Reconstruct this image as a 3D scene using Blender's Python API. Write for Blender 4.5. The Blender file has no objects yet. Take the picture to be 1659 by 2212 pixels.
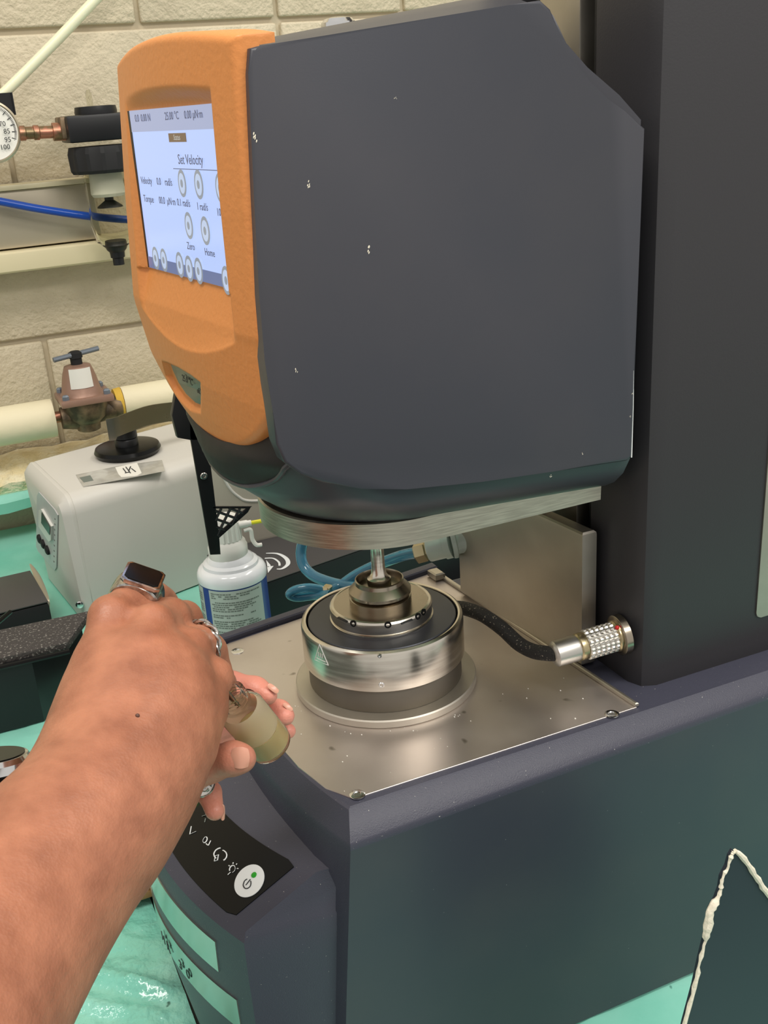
import bpy, bmesh, math, random
import numpy as np
from mathutils import Vector, Matrix
random.seed(7)
S = bpy.context.scene
COL = S.collection
# ---------------------------------------------------------------- camera
FOC, CX, CY = 2294., 778.3, 1142.8
PITCH, ROLL, YAW = .38337532, -.0756405756, .381191436
def _rot(a, i):
    c, s = math.cos(a), math.sin(a); m = np.eye(3); j, k = [(1, 2), (0, 2), (0, 1)][i]
    m[j, j] = c; m[k, k] = c; m[j, k] = -s; m[k, j] = s; return m
RC = _rot(ROLL, 2) @ _rot(PITCH, 0) @ np.array([[1, 0, 0], [0, 0, -1], [0, 1, 0.]]) @ _rot(YAW, 2)
def _ray(px, py):
    v = np.array([(px-CX)/FOC, (py-CY)/FOC, 1.]); v /= np.linalg.norm(v); return RC.T @ v
CAM = np.array((0, 0, .006)) - .675*_ray(833, 1452)
def P(px, py, **k):
    """point of the photograph's line of sight on the plane x=.., y=.. or z=.. (metres)"""
    (a, v), = k.items(); i = 'xyz'.index(a); r = _ray(px, py); return Vector(CAM + (v-CAM[i])/r[i]*r)
def Q(px, py, d): return Vector(CAM + d*_ray(px, py))
cd = bpy.data.cameras.new('camera'); cam = bpy.data.objects.new('camera', cd); COL.objects.link(cam)
cd.sensor_fit = 'HORIZONTAL'; cd.sensor_width = 36; cd.lens = FOC/1659*36
cd.shift_x = -(CX-829.5)/1659; cd.shift_y = (CY-1106)/1659
cd.clip_start = .01
M3 = Matrix([list(RC[0]), list(-RC[1]), list(-RC[2])]).transposed()
cam.matrix_world = Matrix.Translation(Vector(CAM)) @ M3.to_4x4()
S.camera = cam
# ---------------------------------------------------------------- world, lamps, exposure
w = bpy.data.worlds.new('World'); S.world = w; w.use_nodes = True
w.node_tree.nodes['Background'].inputs[0].default_value = (1, .965, .91, 1)
w.node_tree.nodes['Background'].inputs[1].default_value = .52
def area(name, loc, target, sx, sy, power, col):
    l = bpy.data.lights.new(name, 'AREA'); l.shape = 'RECTANGLE'; l.size = sx; l.size_y = sy; l.energy = power; l.color = col
    o = bpy.data.objects.new(name, l); COL.objects.link(o); o.location = loc
    o.rotation_euler = (Vector(target)-Vector(loc)).to_track_quat('-Z', 'Y').to_euler(); return o
area('ceiling_and_fill_light', (-.5, -.3, 1.75), (-.2, .2, 0), 1.2, .3, 16, (1, .95, .86))
area('ceiling_and_fill_light', (1.1, .25, 1.75), (.5, .3, 0), 1.2, .3, 9, (1, .95, .86))
area('ceiling_and_fill_light', (.55, -1.45, 1.55), (.05, .0, .0), 1.2, .35, 15, (1, .96, .9))  # fill lamp added behind the camera to put highlights on the base chamfers
S.view_settings.view_transform = 'Standard'; S.view_settings.look = 'None'
S.view_settings.gamma = 1; S.view_settings.use_curve_mapping = False
S.view_settings.exposure = .42
# ---------------------------------------------------------------- materials
def lin(c): return tuple((x/255/12.92 if x/255 <= .04045 else ((x/255+.055)/1.055)**2.4) for x in c)+(1,)
def mat(name, rgb, rough=.5, metal=0., noise=0., nscale=40, bump=0., bscale=200, bdist=.0004, rgb2=None, ramp=(.4, .62),
        trans=0., ior=1.45, emis=None, estr=0., spec=.5, coat=0., aniso=None, speck=None, sss=0., rnoise=0., sheen=0.):
    m = bpy.data.materials.new(name); m.use_nodes = True; nt = m.node_tree; b = nt.nodes['Principled BSDF']
    L = nt.links.new; N = nt.nodes.new
    b.inputs['Base Color'].default_value = lin(rgb); b.inputs['Roughness'].default_value = rough
    b.inputs['Metallic'].default_value = metal; b.inputs['Transmission Weight'].default_value = trans
    b.inputs['IOR'].default_value = ior; b.inputs['Specular IOR Level'].default_value = spec
    b.inputs['Coat Weight'].default_value = coat
    if emis: b.inputs['Emission Color'].default_value = lin(emis); b.inputs['Emission Strength'].default_value = estr
    if sss: b.inputs['Subsurface Weight'].default_value = sss; b.inputs['Subsurface Radius'].default_value = (.01, .004, .002); b.inputs['Subsurface Scale'].default_value = .3
    tc = N('ShaderNodeTexCoord'); mp = N('ShaderNodeMapping'); L(tc.outputs['Object'], mp.inputs[0])
    if aniso: mp.inputs['Scale'].default_value = aniso
    src = mp.outputs[0]
    col = None
    if rgb2:
        n = N('ShaderNodeTexNoise'); n.inputs['Scale'].default_value = nscale; n.inputs['Detail'].default_value = 6; L(src, n.inputs[0])
        r = N('ShaderNodeValToRGB'); r.color_ramp.elements[0].position = ramp[0]; r.color_ramp.elements[1].position = ramp[1]
        r.color_ramp.elements[0].color = lin(rgb); r.color_ramp.elements[1].color = lin(rgb2)
        L(n.outputs[0], r.inputs[0]); col = r.outputs[0]
    if speck:      # (rgb, scale, threshold)
        n = N('ShaderNodeTexNoise'); n.inputs['Scale'].default_value = speck[1]; n.inputs['Detail'].default_value = 2; L(tc.outputs['Object'], n.inputs[0])
        r = N('ShaderNodeValToRGB'); r.color_ramp.elements[0].position = speck[2]; r.color_ramp.elements[1].position = speck[2]+.04
        r.color_ramp.elements[0].color = (0, 0, 0, 1); L(n.outputs[0], r.inputs[0])
        mx = N('ShaderNodeMix'); mx.data_type = 'RGBA'; mx.inputs['B'].default_value = lin(speck[0])
        if col: L(col, mx.inputs['A'])
        else: mx.inputs['A'].default_value = lin(rgb)
        L(r.outputs[0], mx.inputs['Factor']); col = mx.outputs['Result']
    if col: L(col, b.inputs['Base Color'])
    if rnoise:
        n = N('ShaderNodeTexNoise'); n.inputs['Scale'].default_value = nscale; n.inputs['Detail'].default_value = 4; L(src, n.inputs[0])
        r = N('ShaderNodeMapRange'); r.inputs['To Min'].default_value = rough-rnoise; r.inputs['To Max'].default_value = rough+rnoise
        L(n.outputs[0], r.inputs[0]); L(r.outputs[0], b.inputs['Roughness'])
    if bump:
        n = N('ShaderNodeTexNoise'); n.inputs['Scale'].default_value = bscale; n.inputs['Detail'].default_value = 5; L(src, n.inputs[0])
        bp = N('ShaderNodeBump'); bp.inputs['Strength'].default_value = bump; bp.inputs['Distance'].default_value = bdist
        L(n.outputs[0], bp.inputs['Height']); L(bp.outputs[0], b.inputs['Normal'])
    return m
M = dict(
 navy=mat('navy_textured_paint', (62, 63, 76), .38, bump=.8, bscale=1500, bdist=.0002, speck=((170, 168, 162), 900, .74)),
 navy_side=mat('navy_smooth_side_paint', (54, 58, 68), .36, bump=.12, bscale=1500, bdist=.0001, rgb2=(60, 63, 70), nscale=9, speck=((150, 152, 150), 700, .78), rnoise=.05),
 charcoal=mat('charcoal_cover_paint', (58, 60, 68), .38, bump=.15, bscale=1200, bdist=.0001, rgb2=(64, 64, 70), nscale=7, rnoise=.05),
 column=mat('dark_column_paint', (53, 52, 55), .42, bump=.35, bscale=900, bdist=.00015),
 orange=mat('orange_textured_plastic', (216, 140, 76), .45, bump=.6, bscale=330, bdist=.0005),
 blackgloss=mat('black_gloss', (10, 11, 12), .28, spec=.3),
 black=mat('black_satin', (18, 19, 22), .4),
 blackmatte=mat('black_matte', (26, 26, 28), .7),
 chin=mat('black_chin_plastic', (30, 28, 28), .55),
 steel=mat('brushed_steel_tray', (206, 197, 192), .43, 1., rgb2=(216, 208, 202), nscale=14, bump=.1, bscale=90, bdist=.0003, rnoise=.1, speck=((120, 112, 98), 45, .70)),
 steel_flange=mat('bead_blasted_steel', (192, 186, 175), .5, 1., rgb2=(202, 196, 184), nscale=30, bump=.15, bscale=1500, bdist=.0001),
 steel_polished=mat('polished_steel', (205, 198, 186), .22, 1., rgb2=(222, 216, 204), nscale=30, aniso=(1, 1, 14), rnoise=.1),
 steel_dark=mat('dark_machined_steel', (168, 158, 142), .26, 1., rnoise=.08),
 steel_plate=mat('brushed_head_plate', (192, 186, 172), .36, 1., rgb2=(212, 205, 190), nscale=60, aniso=(1, 1, 20), rnoise=.12),
 steel_slab=mat('satin_nickel_slab', (186, 180, 168), .42, 1., rgb2=(196, 190, 178), nscale=25, rnoise=.08),
 disc=mat('dark_anodised_disc', (78, 80, 86), .38, .6, rnoise=.05, nscale=20),
 chrome=mat('chrome', (225, 225, 225), .12, 1.),
 silver=mat('silver_jewellery', (210, 206, 200), .2, 1., rgb2=(150, 145, 140), nscale=300),
 knurl=mat('matte_silver_connector', (205, 202, 195), .35, 1.),
 goldish=mat('nickel_brass_trim', (190, 176, 140), .3, 1.),
 cable=mat('braided_black_cable', (30, 29, 29), .6, bump=.8, bscale=900, bdist=.0006, speck=((150, 140, 125), 900, .66)),
 wall=mat('beige_block_paint', (198, 186, 160), .55, bump=.8, bscale=150, bdist=.0035, rgb2=(204, 192, 166), nscale=20),
 mortar=mat('beige_mortar_paint', (202, 190, 164), .6, bump=.3, bscale=120, bdist=.002),
 cream=mat('cream_paint', (214, 203, 168), .4, bump=.1, bscale=60, bdist=.001),
 metalpanel=mat('painted_steel_raceway', (196, 186, 165), .33, .55, rnoise=.06, nscale=6),
 fluff=mat('rough_cream_ledge', (232, 214, 170), .85, bump=1., bscale=55, bdist=.012, rgb2=(244, 232, 200), nscale=40),
 pipewrap=mat('white_pipe_wrap', (232, 222, 190), .6, bump=.3, bscale=60, bdist=.002),
 bronze=mat('bronze_valve_body', (156, 124, 108), .42, .35, bump=.3, bscale=120, bdist=.001),
 bronze_old=mat('tarnished_brass', (136, 116, 92), .5, .5, rgb2=(80, 70, 56), nscale=60, bump=.4, bscale=160, bdist=.001),
 copper=mat('copper_pipe', (190, 130, 108), .36, .8, rgb2=(128, 112, 84), nscale=80),
 yellow=mat('yellow_foam_insulation', (214, 176, 70), .8, bump=.6, bscale=90, bdist=.003),
 greyhandle=mat('grey_blue_handle', (120, 128, 138), .4, .5),
 white_paper=mat('white_paper', (228, 226, 218), .6),
 device=mat('light_grey_device_plastic', (206, 203, 196), .4, bump=.1, bscale=700, bdist=.0002),
 device_panel=mat('pale_control_overlay', (196, 196, 196), .35),
 lcd=mat('grey_lcd_glass', (62, 68, 62), .3, coat=.15),
 greycase=mat('taupe_grey_case', (172, 166, 152), .5, bump=.2, bscale=400, bdist=.0003),
 lit_boxtop=mat('lit_black_case_top', (70, 68, 68), .45),  # black case top, overhead light painted in as dark grey
 tape=mat('clear_tape_strip', (188, 186, 178), .2, coat=.5, rgb2=(170, 168, 160), nscale=60),
 canwhite=mat('glossy_white_can', (228, 232, 236), .18, coat=.4),
 canblue=mat('blue_label_print', (44, 62, 132), .3, rgb2=(56, 84, 150), nscale=6),
 canlabel=mat('pale_label_paper', (176, 186, 180), .35),
 ink=mat('grey_ink', (110, 118, 112), .5),
 darkink=mat('dark_ink', (40, 42, 44), .5),
 whiteink=mat('white_ink', (225, 228, 228), .4),
 whiteplastic=mat('white_plastic', (226, 226, 220), .3),
 yellowplastic=mat('yellow_straw', (226, 220, 50), .35),
 foam=mat('dark_grey_foam', (66, 62, 60), .9, bump=1., bscale=260, bdist=.002, speck=((130, 126, 120), 420, .60)),
 pad=mat('green_absorbent_pad', (122, 200, 180), .3, bump=.35, bscale=26, bdist=.004, rgb2=(146, 214, 196), nscale=9, coat=.35, speck=((30, 96, 86), 70, .775)),
 padfilm=mat('crinkled_green_film', (124, 202, 182), .12, bump=.9, bscale=34, bdist=.010, rgb2=(158, 220, 204), nscale=13, coat=.8, speck=((30, 100, 88), 80, .775)),
 bench=mat('bench_laminate', (60, 66, 62), .5),
 wood=mat('brown_board', (168, 128, 82), .6, rgb2=(140, 100, 62), nscale=20, aniso=(1, 12, 1)),
 blue=mat('blue_tubing', (28, 74, 168), .25),
 milky=mat('milky_tubing', (226, 226, 196), .3, sss=.2),
 clear=mat('clear_plastic_bowl', (235, 235, 225), .06, trans=1., ior=1.1),
 bluehose=mat('clear_blue_hose', (90, 160, 190), .1, trans=.55, ior=1.25, coat=.6),
 frosted=mat('frosted_fitting', (200, 214, 206), .3, trans=.35),
 glass=mat('vial_glass', (246, 247, 242), .03, trans=1., ior=1.10),
 liquid=mat('cloudy_olive_liquid', (180, 156, 112), .35, rgb2=(188, 164, 120), nscale=60, sss=.2),
 skin=None, nail=mat('finger_nail', (206, 150, 128), .25, sss=.1),
 leather=mat('black_watch_strap', (36, 32, 30), .45, bump=.6, bscale=300, bdist=.0008),
 screen=mat('lit_touch_screen', (40, 46, 60), .12, emis=(170, 190, 236), estr=.85),
 screenbar=mat('lit_screen_header', (30, 30, 40), .12, emis=(160, 170, 202), estr=.75),
 screenfoot=mat('lit_screen_footer', (30, 30, 40), .12, emis=(104, 118, 160), estr=.7),
 sbtn=mat('lit_screen_button', (60, 60, 60), .12, emis=(140, 148, 160), estr=.7),
 sbtn2=mat('lit_screen_button_face', (60, 60, 60), .12, emis=(176, 192, 220), estr=.8),
 stext=mat('lit_screen_text', (20, 20, 30), .2, emis=(86, 92, 120), estr=.6),
 sbrown=mat('lit_screen_tab', (40, 30, 20), .2, emis=(122, 100, 80), estr=.6),
 led=mat('green_led', (20, 120, 10), .3, emis=(70, 230, 30), estr=1.),
 ledoff=mat('green_led_dim', (30, 130, 30), .3, emis=(20, 120, 20), estr=.3),
 red=mat('red_dot', (190, 30, 30), .4),
 torn=mat('torn_paper_core', (234, 226, 206), .8, bump=.8, bscale=300, bdist=.001),
 blackboard=mat('black_board_face', (36, 44, 54), .5),
 badge=mat('mirror_badge', (176, 190, 184), .16, 1., bump=.15, bscale=30, bdist=.002),
)
def skin_mat():
    m = bpy.data.materials.new('brown_skin'); m.use_nodes = True; nt = m.node_tree; b = nt.nodes['Principled BSDF']; L = nt.links.new; N = nt.nodes.new
    b.inputs['Roughness'].default_value = .42; b.inputs['Subsurface Weight'].default_value = .12
    b.inputs['Subsurface Radius'].default_value = (.006, .0025, .0012); b.inputs['Subsurface Scale'].default_value = .5
    tc = N('ShaderNodeTexCoord')
    n = N('ShaderNodeTexNoise'); n.inputs['Scale'].default_value = 62; n.inputs['Detail'].default_value = 5; L(tc.outputs['Object'], n.inputs[0])
    r = N('ShaderNodeValToRGB'); r.color_ramp.elements[0].color = lin((146, 92, 68)); r.color_ramp.elements[1].color = lin((176, 116, 88))
    r.color_ramp.elements[0].position = .32; r.color_ramp.elements[1].position = .68
    L(n.outputs[0], r.inputs[0])
    # palm side pink where the vertex attribute says so
    at = N('ShaderNodeAttribute'); at.attribute_name = 'palm'
    mx = N('ShaderNodeMix'); mx.data_type = 'RGBA'; mx.inputs['B'].default_value = lin((216, 142, 124)); L(r.outputs[0], mx.inputs['A']); L(at.outputs['Fac'], mx.inputs['Factor'])
    L(mx.outputs['Result'], b.inputs['Base Color'])
    n1 = N('ShaderNodeTexNoise'); n1.inputs['Scale'].default_value = 160; n1.inputs['Detail'].default_value = 4
    mp = N('ShaderNodeMapping'); mp.inputs['Scale'].default_value = (1, 1, 2.2); L(tc.outputs['Object'], mp.inputs[0]); L(mp.outputs[0], n1.inputs[0])
    v = N('ShaderNodeTexVoronoi'); v.inputs['Scale'].default_value = 900; L(tc.outputs['Object'], v.inputs[0])
    ad = N('ShaderNodeMath'); ad.operation = 'MULTIPLY_ADD'; ad.inputs[1].default_value = .25; L(v.outputs[0], ad.inputs[0]); L(n1.outputs[0], ad.inputs[2])
    bp = N('ShaderNodeBump'); bp.inputs['Strength'].default_value = .35; bp.inputs['Distance'].default_value = .0009
    L(ad.outputs[0], bp.inputs['Height']); L(bp.outputs[0], b.inputs['Normal'])
    return m
M['skin'] = skin_mat()
# ---------------------------------------------------------------- mesh helpers
def thing(name, label, cat, loc=(0, 0, 0), group=None):
    o = bpy.data.objects.new(name, None); o.empty_display_size = .02; COL.objects.link(o); o.location = loc
    o['label'] = label; o['category'] = cat
    if group: o['group'] = group
    return o
def put(name, bm, m, parent=None, smooth=True, kind=None, angle=35):
    """link a bmesh given in world coordinates as one object (kept in its parent's frame)"""
    me = bpy.data.meshes.new(name)
    bmesh.ops.recalc_face_normals(bm, faces=bm.faces)
    for f in bm.faces: f.smooth = smooth
    if smooth:
        ca = math.radians(angle)
        for e in bm.edges:
            if len(e.link_faces) == 2 and e.calc_face_angle(0) > ca: e.smooth = False
    bm.to_mesh(me); bm.free()
    return putm(name, me, m, parent, kind)
def putm(name, me, m, parent=None, kind=None):
    o = bpy.data.objects.new(name, me); COL.objects.link(o)
    for mm in (m if isinstance(m, (list, tuple)) else [m]): me.materials.append(mm if not isinstance(mm, str) else M[mm])
    if parent is not None:
        p = parent; off = Vector((0, 0, 0))
        while p is not None: off += Vector(p.location); p = p.parent
        o.parent = parent; o.location = -off if not parent.get('local') else (0, 0, 0)
    if kind: o['kind'] = kind
    return o
def tag(o, label, cat, group=None):
    o['label'] = label; o['category'] = cat
    if group: o['group'] = group
    return o
def NB(): return bmesh.new()
def box(bm, a, b, bev=0., seg=2, mtx=None):
    a, b = Vector(a), Vector(b); r = bmesh.ops.create_cube(bm, size=1)
    vs = r['verts']; c = (a+b)/2; s = b-a
    for v in vs: v.co = Vector((v.co.x*s.x+c.x, v.co.y*s.y+c.y, v.co.z*s.z+c.z))
    if bev:
        es = list({e for v in vs for e in v.link_edges})
        rr = bmesh.ops.bevel(bm, geom=es, offset=bev, segments=seg, affect='EDGES', profile=.6)
        vs = list({v for f in rr['faces'] for v in f.verts} | {v for v in vs if v.is_valid})
    if mtx is not None:
        for v in vs: v.co = mtx @ v.co
    return vs
def frame(axis, up=None):
    z = Vector(axis).normalized(); u = Vector(up or (0, 0, 1))
    if abs(z.dot(u)) > .98: u = Vector((1, 0, 0))
    x = u.cross(z).normalized(); y = z.cross(x); return x, y, z
def lathe(bm, prof, c=(0, 0, 0), axis=(0, 0, 1), n=64, cap=True, up=None):
    c = Vector(c); x, y, z = frame(axis, up); rings = []
    for r, h in prof:
        rings.append([bm.verts.new(c+z*h+(x*math.cos(2*math.pi*i/n)+y*math.sin(2*math.pi*i/n))*max(r, 1e-5)) for i in range(n)])
    for a, b in zip(rings, rings[1:]):
        for i in range(n): bm.faces.new((a[i], a[(i+1) % n], b[(i+1) % n], b[i]))
    if cap: bm.faces.new(rings[0][::-1]); bm.faces.new(rings[-1])
    return rings
def smoothpath(pts, n=8):
    pts = [Vector(p) for p in pts]; out = []
    for i in range(len(pts)-1):
        p0 = pts[max(i-1, 0)]; p1 = pts[i]; p2 = pts[i+1]; p3 = pts[min(i+2, len(pts)-1)]
        for k in range(n):
            t = k/n; out.append(.5*((2*p1)+(p2-p0)*t+(2*p0-5*p1+4*p2-p3)*t*t+(-p0+3*p1-3*p2+p3)*t**3))
    out.append(pts[-1]); return out
def tube(bm, path, r, n=14, cap=True, ell=None, up=None):
    """path tube; r is a number or a list; ell flattens"""
    path = [Vector(p) for p in path]; m = len(path); rr = r if isinstance(r, (list, tuple)) else [r]*m
    rings = []; px = None
    for i, p in enumerate(path):
        t = (path[min(i+1, m-1)]-path[max(i-1, 0)]).normalized()
        if px is None: px, _, _ = frame(t, up)
        px = (px-t*px.dot(t)).normalized(); py = t.cross(px)
        rings.append([bm.verts.new(p+(px*math.cos(2*math.pi*k/n)+py*math.sin(2*math.pi*k/n)*(ell or 1))*rr[i]) for k in range(n)])
    for a, b in zip(rings, rings[1:]):
        for k in range(n): bm.faces.new((a[k], a[(k+1) % n], b[(k+1) % n], b[k]))
    if cap: bm.faces.new(rings[0][::-1]); bm.faces.new(rings[-1])
def prism(bm, pts, off, bev=0, seg=2):
    """closed polygon of points, extruded by the vector off"""
    off = Vector(off); a = [bm.verts.new(Vector(p)) for p in pts]; b = [bm.verts.new(Vector(p)+off) for p in pts]
    n = len(pts); fs = [bm.faces.new(a[::-1]), bm.faces.new(b)]
    for i in range(n): fs.append(bm.faces.new((a[i], a[(i+1) % n], b[(i+1) % n], b[i])))
    if bev:
        es = list({e for f in fs[:2] for e in f.edges})
        bmesh.ops.bevel(bm, geom=es, offset=bev, segments=seg, affect='EDGES', profile=.6)
def loft(bm, rings, cap=True, closed=True):
    vr = [[bm.verts.new(Vector(p)) for p in r] for r in rings]; n = len(vr[0])
    for a, b in zip(vr, vr[1:]):
        for i in range(n if closed else n-1): bm.faces.new((a[i], a[(i+1) % n], b[(i+1) % n], b[i]))
    if cap and closed: bm.faces.new(vr[0][::-1]); bm.faces.new(vr[-1])
    return vr
def solid(bm, th):
    """thicken an open sheet"""
    bmesh.ops.recalc_face_normals(bm, faces=bm.faces)
    bmesh.ops.solidify(bm, geom=bm.faces[:], thickness=th)
def shell(bm, rows, off):
    """closed thin shell: the sheet `rows` and its copy moved by off"""
    off = Vector(off); A = [[bm.verts.new(Vector(p)) for p in r] for r in rows]; B_ = [[bm.verts.new(Vector(p)+off) for p in r] for r in rows]
    n, m = len(rows), len(rows[0])
    for G_ in (A, B_):
        for j in range(n-1):
            for i in range(m-1): bm.faces.new((G_[j][i], G_[j][i+1], G_[j+1][i+1], G_[j+1][i]))
    lp = [(0, i) for i in range(m)]+[(j, m-1) for j in range(1, n)]+[(n-1, i) for i in range(m-2, -1, -1)]+[(j, 0) for j in range(n-2, 0, -1)]
    for k in range(len(lp)):
        (a, b_), (c, d) = lp[k], lp[(k+1) % len(lp)]; bm.faces.new((A[a][b_], A[c][d], B_[c][d], B_[a][b_]))
def lerp(a, b, t): return a+(b-a)*t
def interp(x, xs, ys): return float(np.interp(x, xs, ys))
def ssm(t): t = max(0, min(1, t)); return t*t*(3-2*t)
def text_mesh(s, size, m4, ext=.0002, align='CENTER'):
    cu = bpy.data.curves.new('lettering', 'FONT'); cu.body = s; cu.size = size; cu.extrude = ext; cu.align_x = align; cu.align_y = 'CENTER'; cu.resolution_u = 2
    o = bpy.data.objects.new('lettering', cu); COL.objects.link(o)
    dg = bpy.context.evaluated_depsgraph_get(); me = bpy.data.meshes.new_from_object(o.evaluated_get(dg))
    bpy.data.objects.remove(o); me.transform(m4); return me
def basis(o, x, y):
    x = Vector(x).normalized(); y = Vector(y); y = (y-x*y.dot(x)).normalized(); z = x.cross(y)
    return Matrix(((x.x, y.x, z.x, o[0]), (x.y, y.y, z.y, o[1]), (x.z, y.z, z.z, o[2]), (0, 0, 0, 1)))
def letter(name, s, size, o, x, y, m, parent, ext=.0002, align='CENTER'):
    return putm(name, text_mesh(s, size, basis(o, x, y), ext, align), m, parent)
def screw(parent, c, axis, r=.004, m='steel_polished', name='screw', h=.0015):
    b = NB(); c = Vector(c)
    lathe(b, [(r, 0), (r, h*.6), (r*.86, h), (r*.5, h*1.0), (r*.42, h*.35), (r*.1, h*.35)], c, axis, 24)
    o = put(name, b, m, parent); return o

ZB = -.212       # bench top
YW = 1.03        # wall face
# ================================================================ SETTING
b = NB(); box(b, (-2.4, YW+.012, ZB-.9), (2.6, YW+.2, 1.9)); wall = put('wall_back', b, 'mortar', smooth=False, kind='structure')
# painted concrete blocks, proud of their joints
def block_mesh(wd):
    b = NB(); box(b, (-wd/2, -.0095, -.0955), (wd/2, .02, .0955), .0035, 2)
    me = bpy.data.meshes.new('block'); bmesh.ops.recalc_face_normals(b, faces=b.faces)
    for f in b.faces: f.smooth = True
    b.to_mesh(me); b.free(); me.materials.append(M['wall']); return me
full = block_mesh(.390); half = block_mesh(.1915); 
def block(x, z, me):
    o = bpy.data.objects.new('block', me); COL.objects.link(o); o.parent = wall; o.location = (x, YW+.012, z+random.uniform(-.0006, .0006))
for r in range(-1, 6):
    zc = -.0425+.1985*r                # joints near z = .055, .2535, .452
    off = -.0595 if r % 2 == 0 else .138
    k0 = -4
    for k in range(-4, 5):
        x0 = off+.397*k
        if r == 3 and k == 0:
            block(x0+.099, zc, half); block(x0+.2975, zc, half)
        else: block(x0+.1985, zc, full)
b = NB(); box(b, (-2.4, -2.6, ZB-.95), (2.6, 1.3, ZB-.9)); put('floor', b, 'bench', smooth=False, kind='structure')
b = NB(); box(b, (-1.6, -.5, ZB-.04), (1.9, YW, ZB-.0035), .003); tag(put('lab_bench', b, 'bench'), 'lab bench top hidden under green absorbent pads', 'bench')
# rough cream ledge along the wall foot with green sheet hanging off it
b = NB()
rings = []
for i in range(90):
    x = -1.0+i*.025
    j = lambda a: random.uniform(-a, a)
    rings.append([(x, .965+j(.002), -.148+j(.002)), (x, .955+j(.003), -.125+j(.004)), (x, .962+j(.004), -.112+j(.004)), (x, .98+j(.004), -.104+j(.004)), (x, 1.0+j(.003), -.10+j(.004)), (x, 1.029, -.098+j(.003)), (x, 1.029, -.148)])
loft(b, rings); put('trim_1', b, 'fluff', kind='structure')
b = NB(); rings = []
for i in range(80):
    x = -1.0+i*.03; j = math.sin(i*1.3)*.0015
    rings.append([(x, .952+j, -.136), (x, .948+j, -.146+j), (x, .953, -.162+j*2), (x, .965, -.160), (x, .962, -.138)])
loft(b, rings); tag(put('green_sheet_edging', b, 'pad'), 'green plastic sheet edging draped under the rough cream ledge', 'sheet')

# ---- raceway and rail on the wall
race = thing('wall_raceway', 'painted steel raceway channel with folded top lip fixed to the block wall', 'raceway', (-.3, YW, .2))
xr = P(198, 400, y=1.0).x
b = NB(); box(b, (-1.0, .992, .188), (xr, 1.029, .262), .003); put('cover_panel', b, 'metalpanel', race)
b = NB(); box(b, (-1.0, .985, .262), (xr-.006, 1.029, .269), .002); put('lip', b, 'cream', race)
b = NB(); box(b, (-1.0, .975, .158), (.9, 1.029, .186), .006, 3); put('rail', b, 'cream', race)
# blue tubing in front of the raceway
b = NB(); tube(b, smoothpath([P(-60, 424, y=.9695), P(0, 435, y=.9695), P(90, 452, y=.9695), P(200, 468, y=.9695), P(300, 476, y=.9695), P(420, 480, y=.9695)]), .0052)
tag(put('blue_air_tube', b, 'blue'), 'bright blue air tube sagging past the raceway and filter bowl', 'tube')
b = NB(); tube(b, smoothpath([P(-60, 262, y=.96), P(15, 195, y=.96), P(120, 90, y=.96), P(215, -10, y=.96), P(330, -130, y=.97)]), .0065)
tag(put('milky_tube', b, 'milky'), 'thick milky translucent tube rising diagonally above the gauge', 'tube')
# ---- pressure gauge
yg = .93
g = thing('pressure_gauge', 'round white dial pressure gauge in a black case, cut by the left edge', 'gauge', P(-20, 282, y=yg))
gc = P(-22, 285, y=yg); ga = Vector((.12, -1, .05)).normalized(); gr = (P(46, 285, y=yg)-gc).length
b = NB(); lathe(b, [(gr*.9, -.03), (gr, -.028), (gr, .002), (gr*.93, .004), (gr*.92, .001)], gc, ga, 64); put('case', b, 'metalpanel', g)
b = NB(); lathe(b, [(gr*.9, .0), (gr*.9, .0022)], gc, ga, 64); put('dial', b, 'white_paper', g)
b = NB(); box(b, P(-30, 207, y=yg+.02)-Vector((0, 0, .0)), P(28, 245, y=yg+.035), .002); put('bracket', b, 'black', g)
gx, gy, gz = frame(ga)
ux = Vector((ga.y, -ga.x, 0)).normalized()*-1
if ux.x < 0: ux = -ux
uz = Vector((0, 0, 1))
b = NB()
for k in range(0, 46):
    a = math.radians(60-k*3.2); big = k % 5 == 0
    d = ux*math.cos(a)+uz*math.sin(a); n_ = ux*-math.sin(a)+uz*math.cos(a)
    r0 = gr*(.70 if big else .78); r1 = gr*.85; wdt = .0005 if big else .0003
    q = [gc+ga*.0026+d*r0-n_*wdt, gc+ga*.0026+d*r1-n_*wdt, gc+ga*.0026+d*r1+n_*wdt, gc+ga*.0026+d*r0+n_*wdt]
    prism(b, q, ga*.0002)
put('tick_marks', b, 'darkink', g, smooth=False)
for t_, px, py in (('70', 5, 268), ('85', 15, 284), ('95', 17, 302), ('100', 11, 318)):
    letter('numeral', t_, .0085, P(px, py, y=yg-.004), ux, uz, 'darkink', g)
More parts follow.
